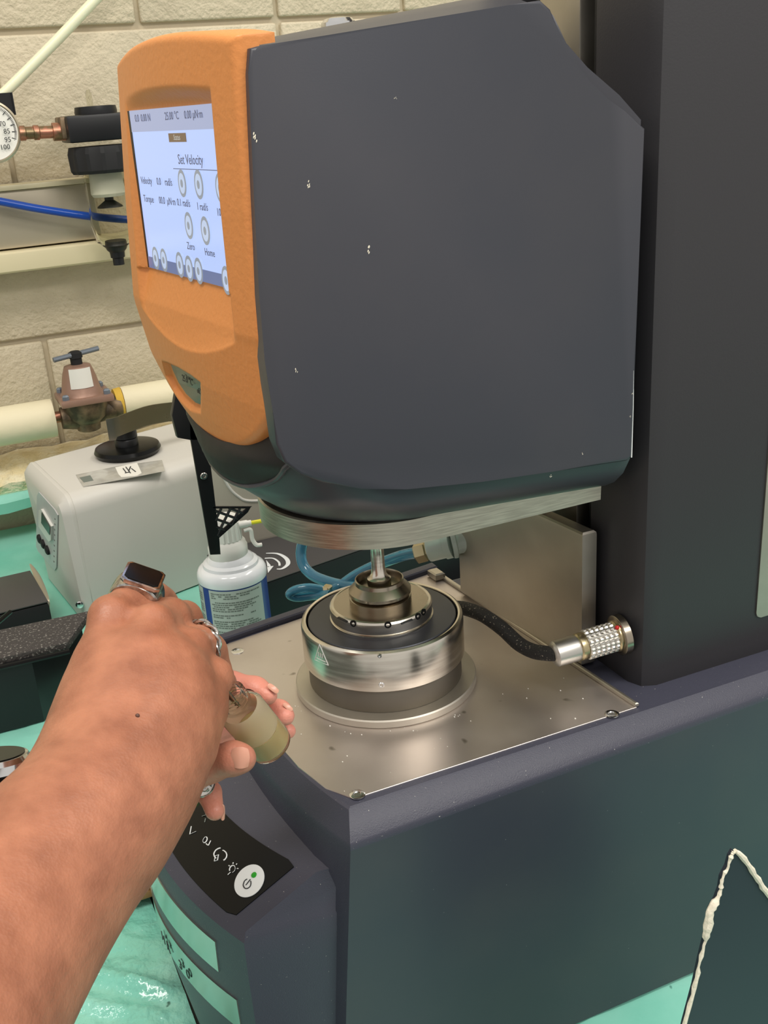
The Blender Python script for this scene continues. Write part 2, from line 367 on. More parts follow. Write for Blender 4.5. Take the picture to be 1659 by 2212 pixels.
# ---- filter regulator
f_ = thing('air_filter', 'black air filter with ribbed collar and clear drain bowl on the wall', 'filter', P(200, 330, y=.93))
b = NB()
for a, c_, r in ((40, 135, .0085),):
    p0 = P(42, 288, y=.935); p1 = P(140, 284, y=.935); dr = (p1-p0)
    lathe(b, [(.009, 0), (.009, .12*dr.length), (.0075, .14*dr.length), (.0075, dr.length*.3), (.009, dr.length*.31), (.009, dr.length*.42), (.0075, dr.length*.44), (.0075, dr.length*.72), (.011, dr.length*.73), (.011, dr.length)], p0, dr, 20)
put('copper_nipple', b, 'copper', f_)
def blk(px0, py0, px1, py1, y, dep, m, name, bev=.003):
    a = P(px0, py1, y=y); c = P(px1, py0, y=y)
    b = NB(); box(b, (a.x, y, a.z), (c.x, y+dep, c.z), bev); return put(name, b, m, f_)
fx = P(232, 340, y=.93)
b = NB(); a = P(150, 310, y=.91); c = P(150, 250, y=.91); box(b, (a.x, .905, a.z), (a.x+.10, .975, c.z), .004); put('filter_head', b, 'black', f_)
b = NB(); a = P(136, 300, y=.92); c = P(136, 252, y=.92); box(b, (a.x, .92, a.z), (a.x+.02, .965, c.z), .003); put('side_port', b, 'bronze_old', f_)
fcx = P(222, 340, y=.937).x
ztop = P(225, 250, y=.935).z
b = NB(); lathe(b, [(.026, -.004), (.027, .006), (.026, .012), (.020, .0125)], (fcx, .937, ztop), n=40); put('top_cap', b, 'black', f_)
b = NB(); lathe(b, [(.004, .0), (.004, .014), (.002, .02)], (fcx-.006, .937, ztop+.012), n=12); put('indicator', b, 'clear', f_)
z0 = P(225, 372, y=.935).z; z1 = P(225, 314, y=.935).z
b = NB(); n = 56; rings = []
for r_, h in ((.041, z0), (.0435, z0+.004), (.0445, z1-.008), (.042, z1)):
    rings.append([(fcx+math.cos(2*math.pi*i/n)*r_*(1 if i % 4 < 2 else .965), .937+math.sin(2*math.pi*i/n)*r_*(1 if i % 4 < 2 else .965), h) for i in range(n)])
loft(b, rings); put('collar', b, 'blackmatte', f_, angle=20)
zb = P(235, 536, y=.935).z
b = NB(); lathe(b, [(.029, z0), (.0285, zb+.03), (.024, zb+.008), (.014, zb), (.012, zb+.003), (.021, zb+.012), (.0262, zb+.032), (.0268, z0)], (fcx, .937, 0), n=40, cap=False); put('clear_bowl', b, 'clear', f_)
zi = P(235, 424, y=.935).z
b = NB(); lathe(b, [(.021, z0-.0005), (.0225, zi+.004), (.02, zi)], (fcx, .937, 0), n=32); put('filter_element', b, 'white_paper', f_)
b = NB(); lathe(b, [(.006, zi-.0005), (.006, zi-.005), (.016, zi-.012), (.017, zi-.014), (.004, zi-.015)], (fcx, .937, 0), n=28); put('baffle', b, 'black', f_)
zd = P(258, 572, y=.935).z
b = NB(); lathe(b, [(.014, zb+.008), (.0155, zb+.003), (.013, zb-.003), (.010, zb-.006), (.0095, zd+.01), (.0075, zd+.009), (.0075, zd)], (fcx, .937, 0), n=24); put('drain_cock', b, 'black', f_)

# ---- insulated pipe with bronze regulating valve
pipe = thing('insulated_pipe', 'white wrapped pipe run along the wall either side of the bronze valve', 'pipe', P(60, 915, y=.96))
def pc(px, py): return P(px, py, y=.962)
a0 = pc(-200, 940); a1 = pc(116, 902); rr = (pc(60, 868)-pc(60, 951)).length/2*.98
dirp = (pc(116, 906)-pc(0, 925)).normalized()
dirp = Vector((1, 0, 0))
b = NB(); lathe(b, [(rr*.97, 0), (rr, .004), (rr, .996), (rr*.99, 1.), (rr*.3, 1.001)], Vector((a1.x-1, .962, a1.z)), dirp, 40); put('pipe_wrap', b, 'pipewrap', pipe)
b1x = pc(262, 862)
b = NB(); lathe(b, [(rr*.3, 0), (rr*.86, .001), (rr*.88, .003), (rr*.88, .8)], Vector((b1x.x, .962, a1.z+.004)), dirp, 40); put('pipe_wrap', b, 'pipewrap', pipe)
b = NB(); lathe(b, [(rr*.35, -.012), (rr*.82, -.010), (rr*.87, .0), (rr*.5, .002)], Vector((b1x.x, .962, a1.z+.004)), dirp, 32); put('foam_end', b, 'yellow', pipe)
b = NB(); lathe(b, [(.008, 0), (.008, .03), (.012, .031), (.012, .045)], Vector((a1.x, .962, a1.z)), dirp, 20); put('copper_stub', b, 'copper', pipe)
vl = thing('bronze_valve', 'bronze pressure regulating valve with grey T-handle between two wrapped pipes', 'valve', pc(185, 870))
vc = P(185, 860, y=.93); az = a1.z
b = NB(); lathe(b, [(.013, 0), (.016, .006), (.016, .02), (.013, .024)], Vector((pc(128, 880).x, .955, az)), (1, 0, 0), 20)
put('union_nut', b, 'bronze_old', vl); b = NB()
lathe(b, [(.013, 0), (.017, .008), (.017, .02), (.012, .026)], Vector((pc(226, 870).x, .955, az+.003)), (1, 0, 0), 20)
put('union_nut', b, 'bronze_old', vl)
b = NB(); vz = P(185, 862, y=.94).z
lathe(b, [(.012, -.046), (.016, -.044), (.017, -.034), (.026, -.026), (.030, -.012), (.031, -.002)], (vc.x, .945, vz), n=32)
lathe(b, [(.015, 0), (.019, .02), (.014, .055), (.012, .075)], Vector((vc.x-.035, .95, az)), (1, 0, 0), 20)
put('valve_body', b, 'bronze_old', vl)
b = NB(); box(b, (vc.x-.036, .91, vz-.002), (vc.x+.036, .978, vz+.008), .003)
put('bonnet_flange', b, 'bronze', vl)
zt = P(178, 786, y=.94).z
b = NB(); lathe(b, [(.031, vz+.006), (.027, vz+.012), (.0235, vz+.03), (.021, zt-.01), (.018, zt-.002), (.009, zt)], (vc.x-.002, .945, 0), n=40); put('bonnet', b, 'bronze', vl)
b = NB(); lathe(b, [(.008, zt-.001), (.008, zt+.008), (.0095, zt+.009), (.0095, zt+.016), (.006, zt+.018)], (vc.x-.002, .945, 0), n=20); put('stem', b, 'blackmatte', vl)
b = NB(); tube(b, [Vector((vc.x-.033, .935, zt+.012)), Vector((vc.x+.031, .95, zt+.016))], .0035, 10); put('t_handle', b, 'greyhandle', vl)
for dx, dy in ((-.028, .918), (.028, .918), (-.028, .970), (.028, .970)):
    b = NB(); lathe(b, [(.005, vz+.008), (.005, vz+.013), (.003, vz+.015)], (vc.x+dx, dy, 0), n=6); put('bolt', b, 'greyhandle', vl)
b = NB(); rings = []
for k in range(9):
    an = math.radians(-128+k*9)
    rings.append([(vc.x-.002+math.cos(an)*r2, .945+math.sin(an)*r2, zz) for r2, zz in ((.0262, vz+.02), (.0245, vz+.047), (.0240, vz+.047), (.0256, vz+.02))])
loft(b, rings); put('paper_tag', b, 'white_paper', vl)

# ================================================================ BENCH COVERS
def sheet(name, corners, nx, ny, amp, m, label, seed, z=None, sc=1., curl=0):
    """wrinkled thin pad over a quad of bench points"""
    rnd = random.Random(seed); ph = [(rnd.uniform(10, 60)*sc, rnd.uniform(10, 60)*sc, rnd.uniform(0, 6), rnd.uniform(.3, 1)) for _ in range(9)]
    c = [Vector(q) for q in corners]; b = NB(); rows = []
    for j in range(ny+1):
        row = []
        for i in range(nx+1):
            u, v = i/nx, j/ny; p = c[0].lerp(c[1], u).lerp(c[3].lerp(c[2], u), v)
            h = sum(a*(1-abs(math.sin(kx*p.x+ky*p.y+f)))**3 for kx, ky, f, a in ph)/3
            e = min(u, 1-u, v, 1-v)*8
            row.append((p.x, p.y, p.z+.0012+amp*h*min(1, e+.15)))
        rows.append(row)
    loft(b, rows, cap=False, closed=False); solid(b, -.0008)
    return tag(put(name, b, m, angle=80), label, 'pad')
zB = ZB
sheet('green_pad', [(-.75, .625, zB-.001), (.9, .45, zB-.001), (.9, 1.02, zB), (-.75, 1.02, zB)], 110, 40, .0012, 'pad', 'green absorbent pad under the grey bath at the back by the wall', 3)
sheet('green_pad', [(-.60, .20, zB+.001), (-.13, .20, zB+.001), (-.11, .55, zB+.001), (-.62, .60, zB+.001)], 60, 50, .003, 'pad', 'green absorbent pad in front of the black boxes at left', 5)
sheet('green_pad', [(-.42, -.35, zB+.002), (-.153, -.36, zB+.002), (-.153, .150, zB+.002), (-.42, .172, zB+.002)], 90, 110, .016, 'padfilm', 'crumpled shiny green pad on the bench below the forearm', 11, sc=1.3)
sheet('green_pad', [(-.105, -.45, zB-.001), (.8, -.45, zB-.001), (.8, .42, zB-.001), (-.105, .42, zB-.001)], 60, 50, .002, 'pad', 'green absorbent pad under the rheometer at lower right', 21)
b = NB(); box(b, P(262, 1960, z=zB+.012), P(262, 1960, z=zB+.012)+Vector((.26, .045, .006)), .001, mtx=None)
tag(put('brown_board', b, 'wood'), 'narrow brown board lying on the bench beside the rheometer front', 'board')
b = NB(); tube(b, [P(180, 1925, z=zB+.026), P(330, 1900, z=zB+.026), P(480, 1875, z=zB+.026)], .0042, 12)
tag(put('white_rod', b, 'whiteplastic'), 'white plastic rod lying over the brown board', 'rod')
b = NB(); c0 = P(300, 1850, z=zB+.012); box(b, c0-Vector((.05, .012, .004)), c0+Vector((.10, .03, .006)), .003)
tag(put('white_tray', b, 'whiteplastic'), 'white plastic tray edge on the bench behind the white rod', 'tray')

# ================================================================ RHEOMETER
R = thing('rheometer', 'dark navy bench rheometer with orange framed touch screen and steel tray', 'instrument', (.03, 0, ZB))
# ---- base
def base_ring(k, z, yh, xs, xb=.34, n=24):
    """plan outline of the base at one level: bowed front, straight sides"""
    xe, xc = xs; pts = []
    for i in range(n+1):
        t = -1+2*i/n; pts.append((xc+(xe-xc)*abs(t)**2.2, yh*t, z))
    pts.append((xb, yh, z)); pts.append((xb, -yh, z)); return pts
b = NB()
ring = [base_ring(0, z, yh, xs) for z, yh, xs in (
    (.0002, .1045, (-.0688, -.0835)), (.0002, .1062, (-.0692, -.084)), (.0003, .1080, (-.0706, -.0858)), (-.0006, .1096, (-.072, -.0875)),
    (-.0135, .1188, (-.0762, -.095)), (-.0150, .1195, (-.0765, -.0955)), (-.0180, .1198, (-.0768, -.0960)), (-.15, .1185, (-.090, -.105)), (ZB+.003, .1165, (-.097, -.11)), (ZB+.0035, .113, (-.09, -.10)))]
for i, rg in enumerate(ring):      # column stands behind: chamfer dies out towards the back
    if i in (4, 5, 6):
        rg[-1] = (rg[-1][0], rg[-1][1], rg[-1][2]+.010); rg[-2] = (rg[-2][0], rg[-2][1], rg[-2][2]+.010)
loft(b, ring); put('base_housing', b, ['navy'], R, angle=28)
base = bpy.data.objects['base_housing']
base.data.materials.append(M['navy_side'])
for p in base.data.polygons:
    if p.center.z < -.03 and abs(p.normal.y) > .8: p.material_index = 1
# ---- console in front of the base
def con_x(y, k):
    t = abs(y)/.1
    A = {0: (-.086, -.070), 1: (-.107, -.083), 2: (-.1215, -.0905), 3: (-.1540, -.1335), 4: (-.1600, -.1372), 5: (-.1635, -.138), 6: (-.1640, -.138), 7: (-.151, -.134), 8: (-.150, -.133)}[k]
    return A[0]+(A[1]-A[0])*t**1.9
def con_z(y, k): return (-.024, -.0375, -.040, -.0615, -.066, -.085, -.13, ZB+.003, ZB+.0035)[k]
b = NB(); rows = []
ny = 36
for k in range(9):
    hw = (.1125, .1045, .1005, .1015, .1045, .105, .1055, .1065, .105)[k]
    row = []
    row.append((-.06, -.1125, con_z(0, k)))
    for i in range(ny+1):
        y = -hw+2*hw*i/ny; row.append((con_x(y, k), y, con_z(y, k)))
    row.append((-.06, .1125, con_z(0, k)))
    rows.append(row)
loft(b, rows, cap=False, closed=False)
bmesh.ops.bevel(b, geom=[e for e in b.edges if len(e.link_faces) == 2 and e.calc_face_angle(0) > .6], offset=.0016, segments=2, affect='EDGES')
put('front_console', b, 'navy', R, angle=30)
# control overlay on the sloping console top
def con_pt(y, t, lift=0.):
    """point on the console slope: t 0 at the rear edge, 1 at the front edge"""
    return Vector((lerp(con_x(y, 2), con_x(y, 3), t), y, lerp(con_z(y, 2), con_z(y, 3), t)+lift))
b = NB(); rows = []
for j in range(9):
    t = lerp(.02, .965, j/8); row = []
    for i in range(33):
        y = lerp(-.0895, .0895, i/32)
        cut = max(0, (abs(y)-.083)/.0065)
        tt = .5+(t-.5)*(1-.10*cut*cut); row.append(con_pt(y, tt, .0006))
    rows.append(row)
shell(b, rows, (0, 0, -.0016))
ov = put('control_overlay', b, 'blackgloss', R)
def con_at(px, py, lift=.0010):
    """where a mark of the photograph lies on the sloping console top"""
    best = None
    for it in range(3):
        ys = np.linspace(-.09, .09, 61) if best is None else np.linspace(best[1]-.004, best[1]+.004, 41)
        ts = np.linspace(0, 1, 41) if best is None else np.linspace(best[2]-.04, best[2]+.04, 31)
        for y in ys:
            for t in ts:
                p = con_pt(y, t, lift); q = RC @ (np.array(p)-CAM); e = math.hypot(CX+FOC*q[0]/q[2]-px, CY+FOC*q[1]/q[2]-py)
                if best is None or e < best[0]: best = (e, y, t)
        if best[0] < .3: break
    return con_pt(best[1], best[2], lift)
def mark(name, strokes, wd, m, closed=False):
    b = NB()
    for st in strokes:
        pts = [con_at(*q) for q in st]
        tube(b, pts, wd, 6, ell=.5)
    return put(name, b, m, ov)
def ell_pts(cx, cy, rx, ry, a0, a1, rot=0, n=10):
    o = []
    for i in range(n+1):
        a = math.radians(lerp(a0, a1, i/n)); x, y = rx*math.cos(a), ry*math.sin(a); r = math.radians(rot)
        o.append((cx+x*math.cos(r)-y*math.sin(r), cy+x*math.sin(r)+y*math.cos(r)))
    return o
mark('arrow_down_mark', [[(413, 1785), (410, 1802), (423, 1796)]], .00032, 'whiteink')
mark('arrow_up_mark', [[(436, 1763), (446, 1760)], [(444, 1768), (442, 1776)]], .0003, 'ink')
mark('clamp_mark', [[(399, 1744), (404, 1749), (399, 1752)], [(403, 1757), (409, 1755), (407, 1762), (401, 1761), (403, 1757)], [(409, 1748), (416, 1744), (411, 1742)]], .0003, 'whiteink')
mark('gap_mark', [ell_pts(443, 1814, 7, 4, 0, 360, -65), [(450, 1826), (455, 1816)], [(445, 1822), (449, 1826)]], .00032, 'whiteink')
mark('rotate_mark', [ell_pts(476, 1844, 14, 12, 150, 290, -20), ell_pts(476, 1848, 14, 12, 300, 430, -10), [(465, 1849), (472, 1846), (470, 1858), (463, 1860), (465, 1849)]], .00036, 'whiteink')
mark('lamp_mark', [ell_pts(502, 1877, 6, 8, -230, 60, 25), [(498, 1884), (492, 1889)], [(503, 1866), (504, 1863)], [(510, 1868), (512, 1865)], [(512, 1876), (515, 1876)], [(496, 1871), (494, 1869)]], .00034, 'whiteink')
for nm, px, py, r_, m in (('power_key', 539, 1903, .0093, 'whiteink'), ('power_led', 550, 1891, .0016, 'ledoff'), ('status_led', 421, 1735, .0017, 'led')):
    c = con_at(px, py, .0008); y = c.y
    tx = (con_pt(y+.002, .5)-con_pt(y-.002, .5)).normalized(); tt = (con_pt(y, .6)-con_pt(y, .4)).normalized(); nn = tt.cross(tx); nn = nn if nn.z > 0 else -nn
    b = NB(); lathe(b, [(r_, 0), (r_, .0004 if nm == 'power_key' else .0009), (r_*.7, .0005 if nm == 'power_key' else .0012)], c, nn, 40)
    put(nm, b, m, ov)
b = NB()
arc = ell_pts(534, 1909, 8, 11, -50, 240, 20, 16)
tube(b, [con_at(x, y, .0016) for x, y in arc], .0003, 6); tube(b, [con_at(531, 1912, .0016), con_at(541, 1899, .0016)], .0003, 6)
put('power_mark', b, 'darkink', ov)
# mirror badges on the bowed front
def badge(name, z0f, z1f, ya, yb, n=24):
    b = NB(); rows = []
    for j in range(2):
        row = []
        for i in range(n+1):
            y = lerp(ya, yb, i/n); z = (z0f if j == 0 else z1f)(y)
            zs = [con_z(0, k) for k in (4, 5, 6, 7)]; xs = [con_x(y, k) for k in (4, 5, 6, 7)]
            row.append((interp(-z, [-q for q in zs], xs)-.0008, y, z))
        rows.append(row)
    shell(b, rows, (.0012, 0, 0))
    return put(name, b, 'badge', R)
badge('upper_badge', lambda y: -.079-.02*((-y-.0)/.08)**2*0, lambda y: -.100, -.082, .082)
bd = badge('lower_badge', lambda y: -.112, lambda y: -.134, -.094, .094)
for i, ch in enumerate('HR 30'):
    y = -.012-.009*i; o = (con_x(y, 6)-.0012, y, -.1265)
    if ch != ' ':
        tx = Vector((con_x(y-.003, 6)-con_x(y+.003, 6), -.006, 0)); letter('badge_lettering', ch, .0095, o, tx, (0, 0, 1), 'darkink', bd, .0002)
b = NB()
y = .03
for r_ in (.006, .008):
    tube(b, [Vector((con_x(.03+math.cos(a)*r_, 5)-.0018, .03+math.cos(a)*r_, -.0895+math.sin(a)*r_)) for a in np.linspace(0, 2*math.pi, 24)], .0003, 6)
put('badge_emblem', b, 'darkink', bpy.data.objects['upper_badge'])

# ---- steel tray set in the base
T = [(-.0677, -.1035), (.1138, -.1035), (.1000, .1290), (-.0775, .0990)]
b = NB(); pts = []
fr = [(-.0677, -.1035)]; 
front = [(-.0775, .0990), (-.0840, .05), (-.0862, 0), (-.0850, -.03), (-.0822, -.062), (-.0762, -.088)]
poly = [(T[0][0]+.001, T[0][1], -.0008), (T[1][0], T[1][1], -.0008), (T[2][0], T[2][1], -.0008)]+[(x, y, -.0008) for x, y in front]
prism(b, poly, (0, 0, .0016), .0002, 1); tray = put('steel_tray', b, 'steel', R)
for px, py in ((772, 1717), (1322, 1543), (513, 1407)):
    screw(tray, P(px, py, z=.0008), (0, 0, 1), .0043, 'chrome', h=.0006)
b = NB()       # raised rear lip of the tray
prism(b, [(T[1][0]-.001, -.1035, .0006), (T[1][0]+.0015, -.1035, .0006), (T[2][0]+.0015, .128, .0006), (T[2][0]-.002, .128, .0006)], (0, 0, .0028), .0006, 1)
prism(b, [(.093, .112, .0008), (.101, .112, .0008), (.1005, .124, .0008), (.092, .124, .0008)], (0, 0, .006), .001, 1)
put('rear_lip', b, 'steel_slab', tray)
rnd = random.Random(5)
b = NB()
prism(b, [(-.0795, .1010, -.004), (.1045, .1305, -.004), (.1045, .1400, -.004), (-.0815, .1090, -.004)], (0, 0, .0085), .0025, 3); put('far_rim', b, 'navy', R)
b = NB()      # spilled crumbs on the tray
for i in range(46):
    if i < 14: a = math.radians(rnd.uniform(-150, -70)); r_ = rnd.uniform(.058, .064); x, y = r_*math.cos(a), r_*math.sin(a)
    else: x, y = rnd.uniform(-.07, .10), rnd.uniform(-.10, .0)
    s = rnd.uniform(.0002, .0005)
    if math.hypot(x, y) < .058: continue
    bmesh.ops.create_icosphere(b, subdivisions=1, radius=s, matrix=Matrix.Translation((x, y, .0010))@Matrix.Diagonal((1, 1.4, .5, 1)))
put('crumbs', b, 'white_paper', tray, kind='stuff')

# ---- flange, column, slab
b = NB(); lathe(b, [(.0562, .0008), (.0567, .0014), (.0567, .0052), (.0560, .006), (.044, .0062)], n=96); put('mounting_flange', b, 'steel_flange', R)
b = NB(); xc0 = .1276
def cover(ya, yb, name):
    s = 1 if yb > ya else -1
    o = [(xc0, ya), (xc0, yb-s*.012), (xc0+.0035, yb-s*.0035), (xc0+.012, yb), (.36, yb), (.36, ya)]
    b = NB(); prism(b, [(x, y, -.0035) for x, y in o], (0, 0, .65), .0015, 2); return put(name, b, 'column', R)
col = cover(-.036, -.0885, 'column_cover'); cover(.036, .0885, 'column_cover')
b = NB(); box(b, (.140, -.0365, -.003), (.36, .0365, .64), .001); put('column_core', b, 'black', R)
b = NB(); box(b, (.1285, -.0195, -.002), (.1405, .0195, .63), .001); put('guide_plate', b, 'steel_slab', R)
for y in (-.029, .029):
    b = NB(); box(b, (.133, y-.0028, -.002), (.1405, y+.0028, .63), .0006); put('guide_rail', b, 'black', R)
b = NB(); la = P(1645, 1105, y=-.0885); lb = P(1642, 1338, y=-.0885)
box(b, (la.x, -.0893, lb.z), (.33, -.0883, .62), .0004)
b.free(); b = NB(); rr_ = .004; x0, x1, z0_, z1_ = la.x+.001, .33, lb.z+.002, la.z+.17
pts = []
for cx_, cz_, a0 in ((x0+rr_, z0_+rr_, 180), (x1-rr_, z0_+rr_, 270), (x1-rr_, z1_-rr_, 0), (x0+rr_, z1_-rr_, 90)):
    for k in range(6): a = math.radians(a0+90*k/5); pts.append((cx_+math.cos(a)*rr_, -.0885, cz_+math.sin(a)*rr_))
prism(b, pts, (0, -.0012, 0), .0003, 1); put('side_label_plate', b, 'steel_slab', R)
# satin slab standing in front of the guide plate
b = NB(); sl = [(.112, -.0500), (.1222, -.0500), (.1085, .083), (.0985, .083)]
prism(b, [(x, y, .002) for x, y in sl], (0, 0, .0905), .0028, 3); put('backing_slab', b, 'steel_slab', R)

# ---- head: stacked horizontal sections
def head_ring(z, xf, hw, corner, xb, slope=0., n=28, back=None, skew=.06, bulge=1.):
    """front half superellipse of depth `corner`, straight sides to xb"""
    pts = []; ex = 2+3*ssm((.19-0)/.01) if corner < .03 else 2
    for i in range(n+1):
        a = -math.pi/2+math.pi*i/n; e = 2/(2 if corner > .05 else (2.6 if corner > .03 else 3.4))
        cy_ = math.copysign(abs(math.sin(a))**e, math.sin(a)); cx_ = abs(math.cos(a))**e
        y = hw*cy_; x = xf+corner-corner*cx_
        pts.append((x-interp(z, (.14, .19), (0, .075))*y, y, z+slope*(x)))
    for k in range(6):
        x = lerp(xf+corner+.01, xb, (k+1)/6); pts.append((x, hw, z+slope*x))
    for k in range(6): x = lerp(xb, xf+corner+.01, k/6); pts.append((x, -hw, z+slope*x))
    return pts
HB = .117
secs = [(.1330, -.0655, .0660, .0655, HB-.004, -.05), (.1345, -.0675, .0690, .067, HB-.003, -.055), (.139, -.0745, .0760, .070, HB-.002, -.06), (.145, -.0810, .0825, .070, HB-.001, -.05), (.152, -.087, .0868, .066, HB, -.03),
        (.160, -.0915, .0885, .060, HB), (.169, -.0935, .0888, .052, HB), (.178, -.0925, .0888, .042, HB), (.188, -.087, .0888, .030, HB), (.20, -.083, .0885, .02, HB), (.30, -.0800, .0885, .014, HB), (.322, -.080, .0885, .013, HB),
        (.334, -.080, .0885, .013, .104), (.347, -.080, .0885, .013, .086), (.358, -.0760, .0880, .013, .0745), (.3645, -.0675, .0860, .006, .069, .075), (.3678, -.067, .0830, .006, .067, .085), (.3700, -.0665, .070, .006, .066, .1), (.3735, -.066, .055, .006, .065, .115), (.3758, -.0655, .03, .006, .064, .12), (.3762, -.065, .008, .004, .063, .12)]
b = NB(); rings = []
for s in secs: rings.append(head_ring(s[0], s[1], s[2], s[3], s[4], slope=(s[5] if len(s) > 5 else 0)))
loft(b, rings); put('head_housing', b, 'charcoal', R, angle=40)
# side covers with the scooped upper rear corner
side = [P(px, py, y=-.0925) for px, py in ((541, 104), (560, 99), (700, 77), (900, 44), (1100, 11), (1168, 0))]
zt_ = side[-1].z; xt_ = side[-1].x
side += [P(px, py, y=-.0925) for px, py in ((1190, 20), (1218, 85), (1248, 140), (1275, 177), (1315, 215), (1350, 240))]
side += [Vector((.1168, -.0925, .3180))]
side += [P(px, py, y=-.0925) for px, py in ((1366, 985), (1355, 996), (1200, 1018), (1040, 1041), (880, 1057), (780, 1056), (700, 1044), (650, 1026), (615, 1000), (598, 960), (588, 880), (572, 780), (560, 640), (549, 430), (541, 260), (537, 160))]
for s in (1, -1):
    b = NB(); pts = [Vector((p.x, s*p.y, p.z)) for p in side]
    prism(b, pts, (0, s*.012, 0), .0016, 3); put('side_cover', b, 'charcoal', R, angle=50)
rnd = random.Random(9)
sc = bpy.data.objects['side_cover']
b = NB()   # chipped paint flecks
for px, py, ln in ((551, 296, 16), (667, 398, 12), (797, 538, 16), (640, 800, 8), (1190, 1028, 5), (1367, 850, 3), (1362, 900, 3), (854, 212, 3), (1258, 980, 4)):
    c = P(px, py, y=-.0926)
    for k in range(5):
        o = c+Vector((rnd.uniform(-1, 1)*.0006, 0, rnd.uniform(-1, 1)*ln*.00012))
        bmesh.ops.create_icosphere(b, subdivisions=1, radius=ln*.000018+.00006, matrix=Matrix.Translation(o)@Matrix.Rotation(.35, 4, 'Y')@Matrix.Diagonal((.9, .35, 2., 1)))
put('paint_chips', b, 'torn', sc, kind='stuff')
b = NB(); tube(b, [P(1368, 800, y=-.0921), P(1367, 880, y=-.0921), P(1364, 988, y=-.0921)], .0004, 6); put('worn_edge', b, 'whiteink', sc)
# bottom steel plate of the head
b = NB(); rings = []
for z, r_, yb_ in ((.1185, .0655, .0645), (.1190, .0672, .0662), (.1335, .0676, .0668), (.1342, .0665, .066)):
    o = []
    for i in range(41):
        a = -math.pi/2-math.pi*i/40; o.append((math.cos(a)*r_, math.sin(a)*r_, z))
    o += [(HB-.004, yb_, z), (HB-.004, -yb_, z)]; rings.append(o)
loft(b, rings); put('head_plate', b, 'steel_plate', R, angle=30)
b = NB(); lathe(b, [(.0085, .10), (.0095, .101), (.0095, .1188)], n=32); put('spindle_collar', b, 'steel_dark', R)
b = NB(); kz = .3755; lathe(b, [(.0085, kz-.004), (.0088, kz), (.0086, kz+.0015), (.007, kz+.0032), (.003, kz+.0040)], (-.001, .0, 0), n=32); put('draw_rod_knob', b, 'chrome', R)

# ---- orange screen bezel : a height field over (y, z)
def bez_top(y): return .3748-.0062*(y/.088)**2
def bez_bot(y):
    t = min(1, abs(y)/.0885); return .1750+.0365*t**2.3
def bez_x(y, z):
    sk = interp(z, (.18, .24, .37), (.085, .115, .068))
    c = interp(z, (.170, .19, .21, .245, .30, .37), (-.0900, -.0945, -.0985, -.1030, -.1010, -.0970))
    x = c-sk*y+.9*y*y
    return x
SB, ST = .2628, .3430          # screen bottom / top
def arc_top(y): return .3535-.0030*(y/.067)**2
def arc_bot(y): return .2275+.0135*(abs(y)/.067)**2
def scr_x(y, z):
    return interp(z, (SB, ST), (-.0925, -.0915))-.118*y
def bez_d(y, z):
    """recess depth at (y,z)"""
    yo = .0655; x0 = bez_x(y, z); ds = scr_x(y, z)-x0
    inside = min(ssm((yo-abs(y))/.006), ssm((arc_top(y)-z)/.0085))
    if z > SB-.0005:
        return ds*min(inside, 1) if ds > 0 else 0
    dbot = scr_x(y, SB)-bez_x(y, SB)
    t = (z-arc_bot(y))/(SB-arc_bot(y))
    if t <= 0: return 0
    side_ = ssm((yo+.001-abs(y))/.005) 
    return (dbot+.0004)*min(1, t*1.0)**.8*side_
LX = [(350, 780), (362, 783), (385, 793), (410, 808), (433, 826), (434, 850), (433, 893), (412, 888), (390, 868), (372, 842), (358, 812)]
def on_front(px, py):
    y = 0.
    for _ in range(30):
        p = P(px, py, y=y); e = p.x-bez_x(y, p.z); r = _ray(px, py); y -= .6*e*(r[1]/r[0]) if abs(r[0]) > 1e-4 else 0
        y = max(-.088, min(.088, y))
    return P(px, py, y=y)
lens = [on_front(*q) for q in LX]
def inpoly(y, z, poly):
    c = False; n = len(poly)
    for i in range(n):
        a, b_ = poly[i], poly[i-1]
        if (a.z > z) != (b_.z > z) and y < (b_.y-a.y)*(z-a.z)/(b_.z-a.z)+a.y: c = not c
    return c
def dpoly(y, z, poly):
    d = 9.
    for i in range(len(poly)):
        a, b_ = poly[i], poly[i-1]; dy, dz = b_.y-a.y, b_.z-a.z; t = max(0, min(1, ((y-a.y)*dy+(z-a.z)*dz)/(dy*dy+dz*dz+1e-12)))
        d = min(d, math.hypot(y-a.y-dy*t, z-a.z-dz*t))
    return d
b = NB(); NYB, NZB = 170, 250; rows = []
for j in range(NZB+1):
    row = []
    for i in range(NYB+1):
        u = -1+2*i/NYB; y = .0885*math.copysign(abs(u)**.97, u)
        zt, zbm = bez_top(y), bez_bot(y); z = lerp(zbm, zt, j/NZB)
        x = bez_x(y, z)+bez_d(y, z)
        # rounded shoulders at the rim
        e = min(.0885-abs(y), (zt-z), (z-zbm)*.8); R_ = .0042
        if e < R_: x += R_-math.sqrt(max(0, R_*R_-(R_-e)**2))
        if .17 < z < .235 and -.04 < y < .06:
            dd = dpoly(y, z, lens)
            if inpoly(y, z, lens): x += .0035*ssm(dd/.0022)
        row.append((x, y, z))
    rows.append(row)
vr = loft(b, rows, cap=False, closed=False)
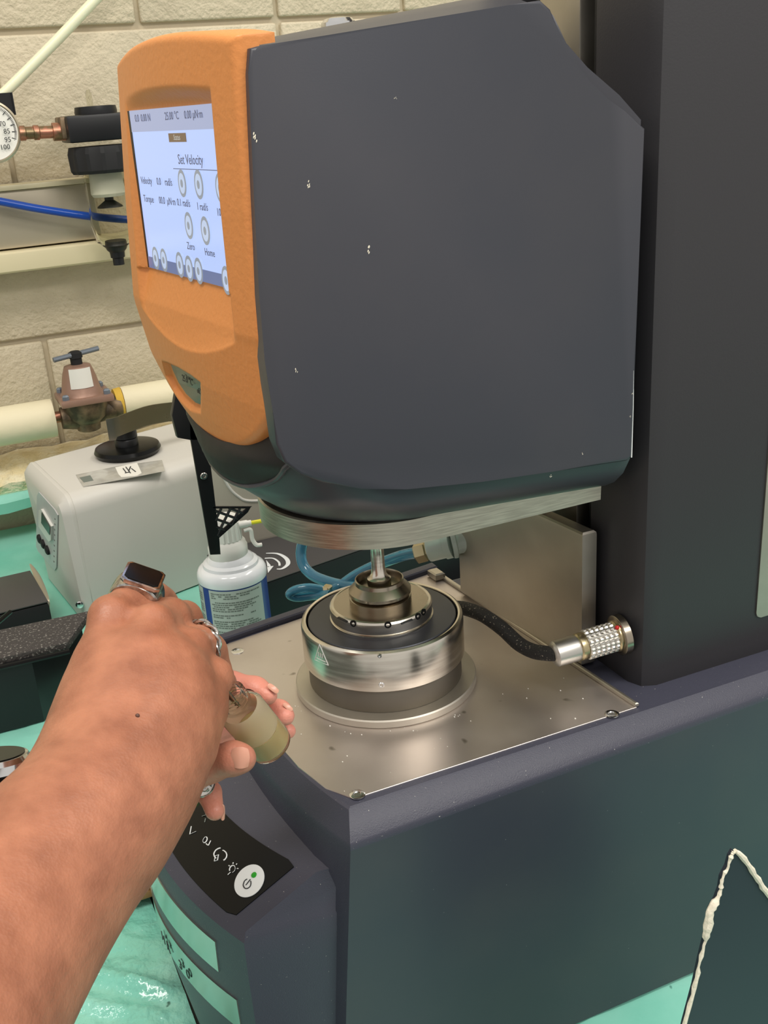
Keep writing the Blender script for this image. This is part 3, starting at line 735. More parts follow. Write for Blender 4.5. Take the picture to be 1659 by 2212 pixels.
# skirt back to the housing
loop = [vr[0][i] for i in range(NYB+1)]+[vr[j][NYB] for j in range(1, NZB+1)]+[vr[NZB][i] for i in range(NYB-1, -1, -1)]+[vr[j][0] for j in range(NZB-1, 0, -1)]
def seam(v):
    y, z = v.co.y, v.co.z
    xs = interp(z, (.17, .21, .3, .362), (-.082, -.0800, -.0765, -.0735))
    if z > bez_top(y)-.004: xs = -.0665
    return (max(xs, v.co.x+.002), y*1.001, z-.0 if z < .3 else z)
sk = [b.verts.new(seam(v)) for v in loop]; n = len(loop)
for i in range(n): b.faces.new((loop[i], loop[(i+1) % n], sk[(i+1) % n], sk[i]))
bez = put('screen_bezel', b, 'orange', R, angle=60)
# touch screen and its picture
sy0, sy1 = -.0655, .0600
def spt(u, v, l=0.):
    """u 0..1 from the left of the picture, v 0..1 downwards"""
    y = lerp(sy1, sy0, u); z = lerp(ST+.0006, SB, v); return Vector((scr_x(y, z)-.0004-l, y, z))
def spatch(name, u0, v0, u1, v1, m, parent, l):
    b = NB(); prism(b, [spt(u0, v0, l), spt(u1, v0, l), spt(u1, v1, l), spt(u0, v1, l)], (.0002 if l else .0015, 0, 0)); return put(name, b, m, parent, smooth=False)
scr = spatch('touch_screen', 0, 0, 1, 1, 'screen', R, 0)
spatch('screen_edge', -.012, 0, .012, 1, 'black', scr, .0003)
spatch('screen_header', .012, 0, 1, .13, 'screenbar', scr, .0003)
spatch('screen_footer', .012, .925, 1, 1, 'screenfoot', scr, .0003)
spatch('screen_tab', .44, .145, .62, .195, 'sbrown', scr, .0004)
ex_ = spt(1, .5)-spt(0, .5); ez_ = spt(.5, 0)-spt(.5, 1)
def stxt(s, u, v, size, m='stext', name='screen_text'): letter(name, s, size, spt(u, v, .0005), ex_, ez_, m, scr, .00005)
stxt('0.0  0.00 N', .17, .05, .0052); stxt('25.00 °C', .50, .05, .0052); stxt('0.00 µN·m', .72, .05, .0052); stxt('1', .93, .05, .006)
stxt('Status', .53, .17, .0036, 'whiteink'); stxt('Set Velocity', .64, .295, .0066)
b = NB(); prism(b, [spt(.45, .345, .0004), spt(.97, .345, .0004), spt(.97, .349, .0004), spt(.45, .349, .0004)], (.0002, 0, 0)); put('screen_rule', b, 'stext', scr, smooth=False)
stxt('Velocity', .12, .43, .0052); stxt('0.0', .27, .43, .0052); stxt('rad/s', .38, .43, .0052)
stxt('Torque', .12, .545, .0052); stxt('00.0', .28, .545, .0052); stxt('µN·m', .385, .545, .0052)
stxt('0.1 rad/s', .52, .545, .005); stxt('1 rad/s', .71, .555, .005); stxt('10 rad/s', .91, .575, .005)
stxt('Zero', .545, .80, .005); stxt('Home', .735, .815, .005)
for (u, v, r_) in ((.53, .43, .0062), (.70, .43, .0064), (.90, .44, .0062), (.55, .675, .0062), (.715, .69, .0064), (.115, .925, .0058), (.215, .925, .0058), (.40, .93, .0062), (.50, .94, .0062), (.60, .94, .0062), (.87, .955, .0064)):
    for k, (q, m_) in enumerate(((1, 'sbtn'), (.74, 'sbtn2'), (.3, 'sbtn'))):
        b = NB(); c = spt(u, v, .0006+.0001*k); ex = ex_.normalized(); ez = ez_.normalized()
        prism(b, [c+ex*math.cos(a)*r_*q*.82+ez*math.sin(a)*r_*q*1.05 for a in np.linspace(0, 2*math.pi, 25)[:-1]], (.0002, 0, 0)); put('screen_button', b, m_, scr, smooth=False)
# small display window below the screen
gl = [on_front(*q) for q in ((357, 783), (368, 786), (390, 797), (412, 811), (432, 829), (433, 850), (431, 879), (412, 871), (392, 852), (376, 828), (364, 802))]
b = NB(); prism(b, [(p.x+.0026, p.y, p.z) for p in gl], (.001, 0, 0)); disp = put('status_display', b, 'lcd', R, smooth=False)
for t_, px, py, s_ in (('25.0 °C', 396, 823, .0052), ('ok', 420, 846, .0045)):
    p = on_front(px, py); letter('display_text', t_, s_, (p.x+.0022, p.y, p.z), (.1, -1, -.0), (0, 0, 1), 'darkink', disp, .0001)
# black chin under the bezel with a raised rim
from mathutils.bvhtree import BVHTree
_hm = bpy.data.objects['head_housing']; _off = Vector(_hm.location)+Vector(R.location)
_hbv = BVHTree.FromPolygons([v.co+_off for v in _hm.data.vertices], [p.vertices for p in _hm.data.polygons])
def chin_pt(y, t):
    """t 0 at the orange edge, 1 at the rim"""
    z = lerp(bez_bot(y)+.004, .1570+.034*(abs(y)/.086)**3.0, t)
    zs = [s[0] for s in secs]; xf = interp(z, zs, [s[1] for s in secs]); hw = interp(z, zs, [s[2] for s in secs]); cr = interp(z, zs, [s[3] for s in secs])
    h = _hbv.ray_cast(Vector((-.3, y, z)), Vector((1, 0, 0)))[0]
    return Vector(((h.x if h else xf)-.0011, y, z))
b = NB(); rows = []
for j in range(13): rows.append([chin_pt(lerp(-.079, .0835, i/60), j/12) for i in range(61)])
shell(b, rows, (.004, 0, .001)); put('chin_panel', b, 'chin', R)
b = NB(); tube(b, [chin_pt(lerp(-.0790, .0845, i/60), 1.02) for i in range(61)], .0015, 8); put('chin_rim', b, 'charcoal', R)
# ================================================================ HEATED PLATE MODULE
H = thing('heated_plate', 'round polished steel heated plate with a dark disc and grooved ring on top', 'heated plate', (0, 0, .0062))
H['group'] = 'x'; del H['group']
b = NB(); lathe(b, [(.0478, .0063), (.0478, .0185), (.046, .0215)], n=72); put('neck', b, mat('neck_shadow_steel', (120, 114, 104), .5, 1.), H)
b = NB(); lathe(b, [(.0465, .0205), (.0492, .0208), (.0500, .0216), (.0500, .0440), (.0494, .0462), (.0480, .0472), (.0468, .0468), (.0462, .0455), (.0462, .043)], n=96, cap=False); cup = put('steel_shroud', b, 'steel_polished', H)
b = NB(); lathe(b, [(.0455, .0400), (.0455, .0462), (.0450, .0467), (.02, .0467)], n=96); put('dark_disc', b, 'disc', H)
b = NB(); lathe(b, [(.0316, .0467), (.0318, .0476), (.0306, .0480), (.0308, .0484), (.0312, .0488), (.0314, .0550), (.0306, .0562), (.0292, .0565), (.0285, .0560), (.019, .0560)], n=96)
rg = put('clamp_ring', b, 'steel_polished', H)
b = NB(); lathe(b, [(.0304, .0561), (.0304, .05625), (.0187, .05625)], n=96); put('lower_plate', b, 'steel_dark', H)
b = NB(); lathe(b, [(.0190, .0560), (.0190, .0602), (.0184, .0606)], n=72); put('sample_plate', b, 'steel_dark', H)
def ringpt(px, py, r):
    """point of a cylinder round the axis seen at this pixel"""
    d = _ray(px, py); a = d[0]**2+d[1]**2; bb = 2*(CAM[0]*d[0]+CAM[1]*d[1]); c = CAM[0]**2+CAM[1]**2-r*r; t = (-bb-math.sqrt(bb*bb-4*a*c))/(2*a)
    p = Vector(CAM+t*d); return p, Vector((p.x, p.y, 0)).normalized()
for px, py in ((763, 1347), (838, 1350), (903, 1331), (915, 1322)):
    p, nn = ringpt(px, py, .0313); b = NB(); lathe(b, [(.0021, -.0006), (.0021, .0003), (.0012, .0003), (.0010, -.0004)], p, nn, 16); put('ring_hole', b, 'blackgloss', rg)
for (xa, ya), (xb_, yb_) in (((731, 1334), (750, 1343)), ((866, 1347), (890, 1338))):
    b = NB(); path = [ringpt(lerp(xa, xb_, t), lerp(ya, yb_, t), .03135)[0] for t in (0, .33, .66, 1)]; tube(b, path, .0012, 6, ell=.5); put('ring_slot', b, 'black', rg)
for px, py, r_ in ((824, 1480, .0018), (820, 1417, .0013)):
    p, nn = ringpt(px, py, .0500); screw(cup, p-nn*.0004, nn, r_, 'chrome', 'grub_screw', .0008)
b = NB()
tri = [ringpt(x, y, .0502)[0] for x, y in ((690, 1392), (709, 1437), (680, 1425), (690, 1392))]
tri = [tri[0], tri[0].lerp(tri[1], .33), tri[0].lerp(tri[1], .66), tri[1], tri[2], tri[0]]
tube(b, tri, .00022, 6)
for k in range(3):
    tube(b, [ringpt(688+k*4, 1409+k*2+q, .0502)[0] for q in (0, 3, 6, 9)], .0002, 5)
tube(b, [ringpt(684, 1421, .0502)[0], ringpt(703, 1430, .0502)[0]], .0002, 5)
put('hot_surface_mark', b, 'whiteink', cup)
# cable and plug into the column
cb = [P(985, 1312, y=.020), P(1010, 1316, y=.010), P(1045, 1330, y=-.005), P(1085, 1358, y=-.022), P(1120, 1390, y=-.038), P(1150, 1406, y=-.050), P(1178, 1411, y=-.060), P(1205, 1412, y=-.068)]
b = NB(); tube(b, smoothpath(cb, 10), .0046, 18); cable = put('braided_cable', b, 'cable', H)
ca = P(1196, 1414, y=-.066); cb2 = Vector((.1272, -.0715, P(1322, 1376, y=-.0715).z)); ax = cb2-ca; Lc = ax.length
cn = NB(); lathe(cn, [(.0052, -.001), (.0068, 0), (.0078, .001), (.0080, .3*Lc), (.0076, .33*Lc)], ca, ax, 40); con = put('cable_plug', cn, 'knurl', H)
b = NB(); lathe(b, [(.0070, .32*Lc), (.0083, .35*Lc), (.0084, .42*Lc), (.0075, .45*Lc)], ca, ax, 40); put('gilt_ring', b, 'goldish', con)
b = NB(); n = 64; rings = []; x_, y_, z_ = frame(ax)
for j in range(25):
    t = lerp(.44, .86, j/24)*Lc; gj = 1 if j % 4 else 0
    rings.append([ca+z_*t+(x_*math.cos(2*math.pi*i/n)+y_*math.sin(2*math.pi*i/n))*(.0092 if (i % 3 and gj) else .0084) for i in range(n)])
loft(b, rings); put('knurled_sleeve', b, 'knurl', con, angle=15)
b = NB(); lathe(b, [(.0088, .85*Lc), (.0098, .87*Lc), (.0098, .91*Lc), (.0085, .92*Lc)], ca, ax, 40); put('collar', b, 'goldish', con)
b = NB(); lathe(b, [(.0118, .90*Lc), (.0125, .91*Lc), (.0125, Lc*.998), (.0115, Lc*1.005)], ca, ax, 40); put('panel_socket', b, 'steel_dark', R)
b = NB(); pr_ = ca+z_*.865*Lc; p_ = P(1302, 1349, y=-.078); d_ = (p_-pr_); d_ -= z_*d_.dot(z_); bmesh.ops.create_uvsphere(b, u_segments=12, v_segments=8, radius=.0014, matrix=Matrix.Translation(pr_+d_.normalized()*.0095)); put('red_index_dot', b, 'red', con)
# ---- upper geometry
U = thing('measuring_spindle', 'short steel shaft ending in a small round plate held just above the heated plate', 'spindle', (0, 0, .0615))
b = NB(); lathe(b, [(.0182, .0622), (.0190, .0626), (.0190, .0645), (.0150, .0688), (.0148, .0712), (.0140, .0716), (.0136, .0706), (.0134, .0668), (.006, .0664)], n=80); put('bevelled_plate', b, 'steel_dark', U)
b = NB(); lathe(b, [(.0072, .0664), (.0074, .0700), (.0072, .0716), (.0058, .0725), (.0046, .0750), (.0041, .0790), (.0040, .0860), (.0040, .0955), (.0048, .0975), (.0050, .1015)], n=48); put('shaft', b, 'steel_polished', U)

# ================================================================ BACKGROUND OBJECTS
# ---- grey bath with a black float knob on its lid
zt2 = -.05
F0 = P(152, 1076, z=zt2); ex = Vector((.955, .297, 0)).normalized(); ey = Vector((-.12, .993, 0)).normalized()
D = thing('water_bath', 'light grey bench bath with rounded corners and small front keypad', 'lab device', (F0.x+.08, F0.y+.1, ZB))
def dv(u, v, z): return Vector((F0.x, F0.y, 0))+ex*u+ey*v+Vector((0, 0, z))
DW, DL = .188, .30
def dring(u, z, ins, low=0):
    """front to back section of the housing at distance u along its length"""
    o = []; r = .022
    for (cy_, cz_, a0) in ((r, zt2-r, 180), (DW-r, zt2-r, 90)):
        for k in range(7):
            a = math.radians(a0-90*k/6); o.append(dv(u, cy_+math.cos(a)*(r-ins), cz_+math.sin(a)*(r-ins)))
    o.append(dv(u, DW-ins, ZB+.003)); o.append(dv(u, ins, ZB+.003)); return o
b = NB(); loft(b, [dring(u, 0, i) for u, i in ((.003, .001), (.0035, 0), (DL-.004, 0), (DL, .004))]); put('housing', b, 'device', D, angle=25)
b = NB(); rings = []
for t, i in ((.0032, .0008), (.001, 0), (-.002, .0), (-.006, .003), (-.012, .009), (-.0135, .016)):
    rg_ = dring(t, 0, i); o = []
    for p in rg_:
        k = (zt2-p.z)/(zt2-ZB); o.append(p+ex*(.004*k*(1-t/.027)*1.))
    rings.append(o)
loft(b, rings); fp = put('front_panel', b, 'device', D, angle=35)
def fpt(px, py, dd=0.):
    """pixel to the sloping front of the bath"""
    a = dv(-.0135, 0, zt2); n_ = Vector((-ex.x, -ex.y, 0))
    nrm = (ex*(-1)+Vector((0, 0, 1))*(-.030/(zt2-ZB))*1.0*-1*-1)
    e1 = ey; e2 = (Vector((0, 0, -1))*(zt2-ZB)+ex*.006).normalized(); nrm = e1.cross(e2).normalized()
    if nrm.dot(ex) > 0: nrm = -nrm
    r = Vector(_ray(px, py)); c = Vector(CAM); t = (a-c).dot(nrm)/r.dot(nrm); return c+r*t+nrm*(dd+.0002), nrm
def fpoly(name, pts, m, th, dd=0., bev=0):
    q = [fpt(x, y, dd) for x, y in pts]; b = NB(); prism(b, [p for p, _ in q], q[0][1]*th, bev); return put(name, b, m, fp, angle=30)
fpoly('keypad_overlay', [(86, 1062), (120, 1100), (127, 1112), (124, 1225), (120, 1232), (84, 1190), (80, 1180), (82, 1070)], 'device_panel', .0012)
fpoly('display_frame', [(91, 1100), (96, 1098), (118, 1135), (117, 1165), (112, 1168), (90, 1135)], 'whiteplastic', .003, .001)
fpoly('display', [(99, 1104), (117, 1136), (116, 1153), (98, 1127)], 'lcd', .0006, .0045)
for x, y in ((90, 1163), (98, 1174), (107, 1187)):
    p, nn = fpt(x, y, .001); b = NB(); lathe(b, [(.0062, 0), (.0060, .003), (.004, .0042)], p, nn, 24); put('push_button', b, 'blackmatte', fp)
for k in range(9):
    p, nn = fpt(121.5-k*.3, 1120+k*11.5, .0012); b = NB(); box(b, p-Vector((.0006, .0015, .0007)), p+Vector((.0006, .0015, .0007))); put('key_legend', b, 'ink', fp, smooth=False)
p, nn = fpt(101, 1263, .001); b = NB(); lathe(b, [(.011, 0), (.011, .003), (.009, .004)], p, nn, 24); box(b, p-Vector((.004, .002, .002))+nn*.003, p+Vector((.004, .002, .010))+nn*.003, .001); put('rocker_switch', b, 'black', fp)
b = NB(); p = P(172, 1306, y=F0.y+.004); lathe(b, [(.0045, -.002), (.0045, .001), (.003, .002)], p, (-.3, -1, 0), 20); put('foot_screw', b, 'chrome', D)
kc = P(277, 978, z=zt2+.001)
K = thing('black_float_knob', 'round black knob with a bent metal strap on the bath lid', 'knob', kc)
b = NB(); lathe(b, [(.034, 0), (.0395, .001), (.0415, .005), (.0395, .0095), (.034, .0105), (.012, .011)], kc, n=56); put('disc', b, 'blackgloss', K)
st_h = (P(270, 905, y=kc.y).z-kc.z)
b = NB(); lathe(b, [(.0145, .010), (.0145, .018), (.0135, .0195), (.0145, .021), (.0138, st_h-.004), (.0138, st_h)], kc, n=32); put('stem', b, 'black', K)
b = NB(); top = [P(228, 905, y=kc.y-.02), P(246, 902, y=kc.y-.02), P(270, 893, y=kc.y-.018), P(320, 876, y=kc.y-.01), P(380, 868, y=kc.y), P(430, 866, y=kc.y+.01)]
sp = smoothpath(top, 6); hgt = Vector((0, 0, -.024)); rows = [[p+Vector((0, 0, 0)) for p in sp], [p+hgt*(1. if i > 5 else 1.15) for i, p in enumerate(sp)]]
loft(b, rows, cap=False, closed=False); solid(b, .0016)
put('metal_strap', b, 'steel_dark', K)
# tape strip with a paper note on the lid
tp = thing('tape_strip', 'clear tape strip with a small white paper note stuck on the bath lid', 'tape', P(255, 1025, z=zt2))
b = NB(); prism(b, [P(x, y, z=zt2+.0003) for x, y in ((164, 1026), (255, 1007), (350, 994), (356, 1018), (270, 1035), (180, 1052))], (0, 0, .0003)); put('tape', b, 'tape', tp, smooth=False)
b = NB(); prism(b, [P(x, y, z=zt2+.0006) for x, y in ((249, 1010), (296, 1000), (306, 1022), (296, 1028), (262, 1031), (256, 1025))], (0, 0, .0004)); put('paper_note', b, 'white_paper', tp, smooth=False)
b = NB()
for (xa, ya, xb_, yb_) in ((266, 1012, 272, 1020), (272, 1009, 282, 1022), (282, 1008, 278, 1018), (284, 1012, 293, 1019), (270, 1022, 280, 1020)):
    tube(b, [P(xa, ya, z=zt2+.0012), P(xb_, yb_, z=zt2+.0012)], .0007, 5)
put('pen_marks', b, 'darkink', tp)
b = NB(); prism(b, [P(x, y, z=zt2+.0006) for x, y in ((172, 1032), (195, 1027), (202, 1038), (181, 1042))], (0, 0, .0003)); put('dark_patch', b, 'ink', tp, smooth=False)

# ---- black cases at left
yb = .43
C1 = thing('foam_topped_case', 'black case filled with dark grey foam, nearest on the green pad', 'case', (-.28, .5, ZB))
zc = P(95, 1408, y=yb).z
q0 = P(152, 1405, y=yb); 
b = NB(); back = P(195, 1317, z=zc); xr_ = q0.x-.012
prism(b, [(-.62, yb, ZB+.004), (P(97, 1563, y=yb).x, yb, ZB+.004), (back.x-.012, back.y, ZB+.004), (-.60, back.y+.03, ZB+.004)], (0, 0, zc-ZB-.008), .002)
put('shell', b, 'black', C1)
b = NB(); prism(b, [(-.62, yb+.006, zc-.006), (q0.x, yb+.004, zc-.006), (back.x, back.y-.006, zc-.006), (-.60, back.y+.02, zc-.006)], (0, 0, .0085), .003)
put('foam_insert', b, 'foam', C1)
b = NB(); tube(b, [Vector((-.62, yb, zc)), P(150, 1407, y=yb)], .0028, 8); tube(b, [P(22, 1322, z=zc+.004), P(-60, 1392, z=zc+.004)], .0026, 8); put('rim', b, 'blackgloss', C1)
z2 = -.162
a_ = P(105, 1303, z=z2); l_ = P(66, 1236, z=z2)
C2 = thing('flat_black_case', 'flat closed black case behind the foam topped one at the left edge', 'case', (-.3, .6, ZB))
ex2 = Vector((1, .03, 0)).normalized()
b = NB(); prism(b, [a_, l_, l_-ex2*.4, a_-ex2*.4], (0, 0, -(z2-ZB)+.004), .003); put('case_body', b, 'blackmatte', C2)
b = NB(); prism(b, [a_+Vector((0, 0, .001)), l_+Vector((0, 0, .001)), l_-ex2*.4+Vector((0, 0, .001)), a_-ex2*.4+Vector((0, 0, .001))], (0, 0, .0015), .0005); put('case_lid', b, 'lit_boxtop', C2)
b = NB(); p = P(75, 1250, z=-.15); p2 = P(66, 1217, z=-.13)
tube(b, smoothpath([P(65, 1218, z=-.16), P(80, 1245, z=-.165), P(98, 1290, z=-.17), P(106, 1312, z=-.18)]), [.0008+.0035*math.sin(math.pi*min(1, i/24*1.0)) for i in range(25)], 8, ell=.15)
tag(put('scraper', b, 'metalpanel'), 'thin bright metal scraper standing between the flat black case and the bath', 'scraper')

# ---- large grey case on a black box
G = thing('grey_case', 'taupe grey instrument case with embossed outline on the long black box', 'case', (.16, .56, -.118))
zb_ = -.118
g0 = P(452, 1195, z=zb_); g1 = P(640, 1152, z=zb_)
gd = (g1-g0).normalized(); gn = Vector((-gd.y, gd.x, 0))
if gn.y < 0: gn = -gn
A0 = g0+gd*.012
b = NB(); prism(b, [A0, A0+gd*.30, A0+gd*.30+gn*.04, A0+gn*.04], (0, 0, .150), .004); put('case_body', b, 'greycase', G)
def gpt(px, py, off=0.):
    nrm = -gn; r = Vector(_ray(px, py)); c = Vector(CAM); t = (A0-c).dot(nrm)/r.dot(nrm); return c+r*t+nrm*off
b = NB(); tube(b, smoothpath([gpt(478, 960), gpt(480, 1015), gpt(490, 1045), (gpt(512, 1070)), gpt(545, 1082), gpt(640, 1070), gpt(760, 1045)]), .0016, 8); put('embossed_line', b, 'device', G)
BB = thing('black_box', 'long black box with a white swoosh emblem under the grey case', 'case', (.2, .5, ZB))
f0 = P(500, 1286, z=zb_); f1 = P(670, 1227, z=zb_); fd = (f1-f0).normalized(); fn = Vector((-fd.y, fd.x, 0)); f0 = f0+fd*.03
b = NB(); prism(b, [f0, f0+fd*.42, f0+fd*.42+fn*.11, f0+fn*.11], (0, 0, ZB-zb_+.004), .002); put('box_body', b, 'black', BB)
b = NB(); up1 = Vector((0, 0, .0004)); prism(b, [f0+up1, f0+fd*.42+up1, f0+fd*.42+fn*.11+up1, f0+fn*.11+up1], (0, 0, .0008)); put('lit_box_top', b, 'lit_boxtop', BB)  # top of the black box, painted greyer than its sides as if lit
b = NB(); zz = zb_+.0016
def bz(px, py): return P(px, py, z=zz)
tube(b, smoothpath([bz(575, 1195), bz(600, 1196), bz(618, 1206), bz(622, 1218), bz(610, 1228), bz(598, 1229)]), [.0008+.0016*math.sin(math.pi*i/40) for i in range(41)], 6, ell=.25)
tube(b, smoothpath([bz(572, 1206), bz(590, 1206), bz(602, 1214), bz(604, 1222)]), .0012, 6, ell=.3)
prism(b, [bz(575, 1210), bz(585, 1222), bz(578, 1226)], (0, 0, .0003)); prism(b, [bz(577, 1224), bz(591, 1223), bz(579, 1238)], (0, 0, .0003))
put('swoosh_emblem', b, 'whiteink', BB)

# ---- black bracket with expanded mesh corner
yk = .325
BK = thing('black_bracket', 'black slotted steel post with a diamond mesh corner in front of the grey case', 'bracket', P(440, 1100, y=yk))
def strip(pts, th=.003, m='black', name='post'):
    b = NB(); prism(b, [P(x, y, y=yk) for x, y in pts], (0, th, 0), .0006); return put(name, b, m, BK)
strip([(413, 945), (412, 950), (455, 1199), (477, 1198), (474, 1165), (462, 1060), (448, 950), (440, 900), (408, 890)])
strip([(372, 898), (384, 946), (418, 952), (440, 950), (440, 860), (380, 850)], .008, 'black', 'top_rail')
b = NB(); tube(b, [P(430, 900, y=yk+.004), Vector((.20, .7, P(430, 900, y=yk).z)), Vector((.26, YW-.002, P(430, 900, y=yk).z))], .006, 8); put('wall_arm', b, 'black', BK)
strip([(470, 1166), (474, 1150), (529, 1101), (543, 1094), (536, 1107)], .002, 'black', 'brace'); strip([(458, 1094), (545, 1094), (538, 1099), (460, 1099)], .002, 'black', 'brace')
screw(BK, P(440, 1028, y=yk-.0002), (0, -1, 0), .0032, 'steel_polished')
b = NB()
def mg(a, c): tube(b, [P(a[0], a[1], y=yk+.001), P(c[0], c[1], y=yk+.001)], .0013, 6)
def clipm(x0, y0, x1, y1):
    """keep the piece of a strand inside the triangular corner"""
    pts = []
    for k in range(41):
        t = k/40; x, y = lerp(x0, x1, t), lerp(y0, y1, t)
        if y > 1096 and x > 461+(y-1096)*.13 and (x-470)/(540-470)+(y-1096)/(1163-1096) < 1.: pts.append((x, y))
    if len(pts) > 1: mg(pts[0], pts[-1])
for k in range(-3, 6): clipm(462+k*20, 1170, 462+k*20+40, 1090); 
for k in range(-4, 6): clipm(450, 1098+k*17, 560, 1098+k*17+40)
put('mesh_strands', b, 'black', BK, kind='stuff')

# ---- air duster can
yc = .372
cc = P(509, 1300, y=yc); rc = .0325
def cz(px_y): return P(508, px_y, y=yc).z
AC = thing('spray_can', 'white and blue spray duster can with printed label behind the tray rim', 'can', (cc.x, yc, ZB))
zs = cz(1240)
b = NB(); lathe(b, [(.030, ZB+.003), (.0325, ZB+.006), (rc, zs-.006), (rc, zs)], (cc.x, yc, 0), n=64); put('can_body', b, 'canblue', AC)
b = NB(); lathe(b, [(rc+.0006, zs-.001), (rc+.0010, zs+.002), (rc+.0006, zs+.006), (.0315, zs+.0095), (.0290, zs+.0115), (.0268, zs+.0122), (.0262, zs+.0150), (.0245, zs+.0165), (.0225, zs+.0170), (.0215, zs+.0195), (.0185, zs+.022), (.017, zs+.024)], (cc.x, yc, 0), n=64); put('can_shoulder', b, 'canwhite', AC)
za = zs+.022
b = NB(); lathe(b, [(.0165, za-.002), (.0185, za-.001), (.0188, za+.004), (.0188, za+.009), (.0178, za+.0105), (.0175, za+.013), (.0150, za+.016), (.0146, za+.028), (.0138, za+.036), (.012, za+.0385), (.004, za+.039)], (cc.x-.001, yc, 0), n=48); cap = put('spray_cap', b, 'whiteplastic', AC)
for k in range(5):
    a = math.radians(-115+k*17); b = NB(); tube(b, [Vector((cc.x-.001+math.cos(a)*.0150, yc+math.sin(a)*.0150, za+.017)), Vector((cc.x-.001+math.cos(a)*.0140, yc+math.sin(a)*.0140, za+.034))], .0011, 6); put('cap_rib', b, 'whiteplastic', cap)
p1 = Vector((cc.x+.010, yc-.008, za+.030)); dn = Vector((1, -.15, .02))
b = NB(); lathe(b, [(.0035, 0), (.0035, .008), (.0028, .009), (.0028, .012)], p1, dn, 16); put('nozzle', b, 'whiteplastic', cap)
b = NB(); tube(b, [p1+dn*.011, p1+dn*.023], .0019, 10); put('straw_stub', b, 'yellowplastic', cap)
b = NB(); tube(b, smoothpath([p1+Vector((.004, -.002, -.006)), p1+Vector((.010, -.003, -.006)), p1+Vector((.011, -.003, -.016)), p1+Vector((.014, -.004, -.022)), p1+Vector((.019, -.004, -.023))]), .002, 8); put('trigger', b, 'whiteplastic', cap)
def canpatch(a0, a1, z0, z1, rr_, m, name, n=16):
    b = NB(); rows = [[(cc.x+math.cos(math.radians(lerp(a0, a1, i/n)))*rr_, yc+math.sin(math.radians(lerp(a0, a1, i/n)))*rr_, z) for i in range(n+1)] for z in (z0, z1)]
    loft(b, rows, cap=False, closed=False); solid(b, .0002); return put(name, b, m, AC)
va = math.degrees(math.atan2(CAM[1]-yc, CAM[0]-cc.x))
lb_ = canpatch(va-46, va+52, ZB+.012, zs-.0025, rc+.0003, 'canlabel', 'text_label')
lb2 = canpatch(va-105, va-62, ZB+.012, zs-.0025, rc+.0003, 'canlabel', 'text_label')
b = NB(); rnd = random.Random(2); z = zs-.005; row = 0
while z > ZB+.02:
    gap = (row in (3, 9, 12, 17)); a = va-42
    ln = rnd.uniform(.75, 1) if row not in (2, 8, 11) else rnd.uniform(.3, .6)
    end = va-42+88*ln if not gap else a
    while a < end:
        w_ = rnd.uniform(2, 7)
        if rnd.random() < .9:
            pts = [Vector((cc.x+math.cos(math.radians(q))*(rc+.0006), yc+math.sin(math.radians(q))*(rc+.0006), z)) for q in (a, a+w_/2, min(a+w_, end))]
            rows = [pts, [p-Vector((0, 0, .0012)) for p in pts]]; loft(b, rows, cap=False, closed=False)
        a += w_+.9
    z -= .0022; row += 1
put('label_print', b, 'ink', lb_, smooth=False, kind='stuff')
b = NB(); z = zs-.006; row = 0
while z > ZB+.02:
    a = va-98; end = va-66 if row % 5 else va-80
    pts = [Vector((cc.x+math.cos(math.radians(q))*(rc+.0006), yc+math.sin(math.radians(q))*(rc+.0006), z)) for q in np.linspace(a, end, 6)]
    loft(b, [pts, [p-Vector((0, 0, .0009)) for p in pts]], cap=False, closed=False); z -= .0024; row += 1
put('label_print', b, 'ink', lb2, smooth=False, kind='stuff')

# ---- clear blue hoses with fittings
HO = thing('blue_hose', 'clear blue cooling hose looping behind the heated plate into a steel fitting', 'hose', P(780, 1240, y=.15))
b = NB(); tube(b, smoothpath([P(655, 1165, y=.20), P(650, 1195, y=.20), P(656, 1222, y=.195), P(676, 1243, y=.185), (P(710, 1257, y=.17)), P(750, 1266, y=.155), P(800, 1272, y=.135), P(850, 1290, y=.10)], 10), .0043, 16); put('hose', b, 'bluehose', HO)
b = NB(); tube(b, smoothpath([P(905, 1193, y=.10), P(870, 1200, y=.115), P(820, 1218, y=.14), P(770, 1242, y=.155), P(735, 1266, y=.16), P(705, 1282, y=.16)], 10), .0043, 16); put('hose', b, 'bluehose', HO)
b = NB(); tube(b, smoothpath([P(705, 1276, y=.16), P(670, 1270, y=.165), P(640, 1274, y=.17), P(626, 1284, y=.172), P(642, 1290, y=.172), P(680, 1286, y=.165), P(715, 1284, y=.15)], 10), .0036, 16); put('hose', b, 'bluehose', HO)
p0, p1 = P(897, 1196, y=.10), P(926, 1188, y=.094)
b = NB(); lathe(b, [(.0062, 0), (.0078, .001), (.0078, .0085), (.0066, .0095), (.0066, (p1-p0).length)], p0, p1-p0, 6); put('hex_nut', b, 'goldish', HO, angle=20)
p2 = P(975, 1176, y=.084)
b = NB(); lathe(b, [(.0085, 0), (.0088, .001), (.0088, .7*(p2-p1).length), (.0098, .72*(p2-p1).length), (.0098, (p2-p1).length)], p1, p2-p1, 28); put('coupling', b, 'frosted', HO)
p3 = P(1010, 1168, y=.08)
b = NB(); lathe(b, [(.0102, 0), (.0105, .001), (.0105, .003), (.008, .004), (.008, (p3-p2).length)], p2, p3-p2, 28); put('barb', b, 'frosted', HO)
p0 = P(706, 1279, y=.16); b = NB(); lathe(b, [(.005, -.003), (.0062, -.002), (.0062, .003), (.005, .004)], p0, P(735, 1284, y=.15)-p0, 6); put('hose_clip', b, 'goldish', HO, angle=20)

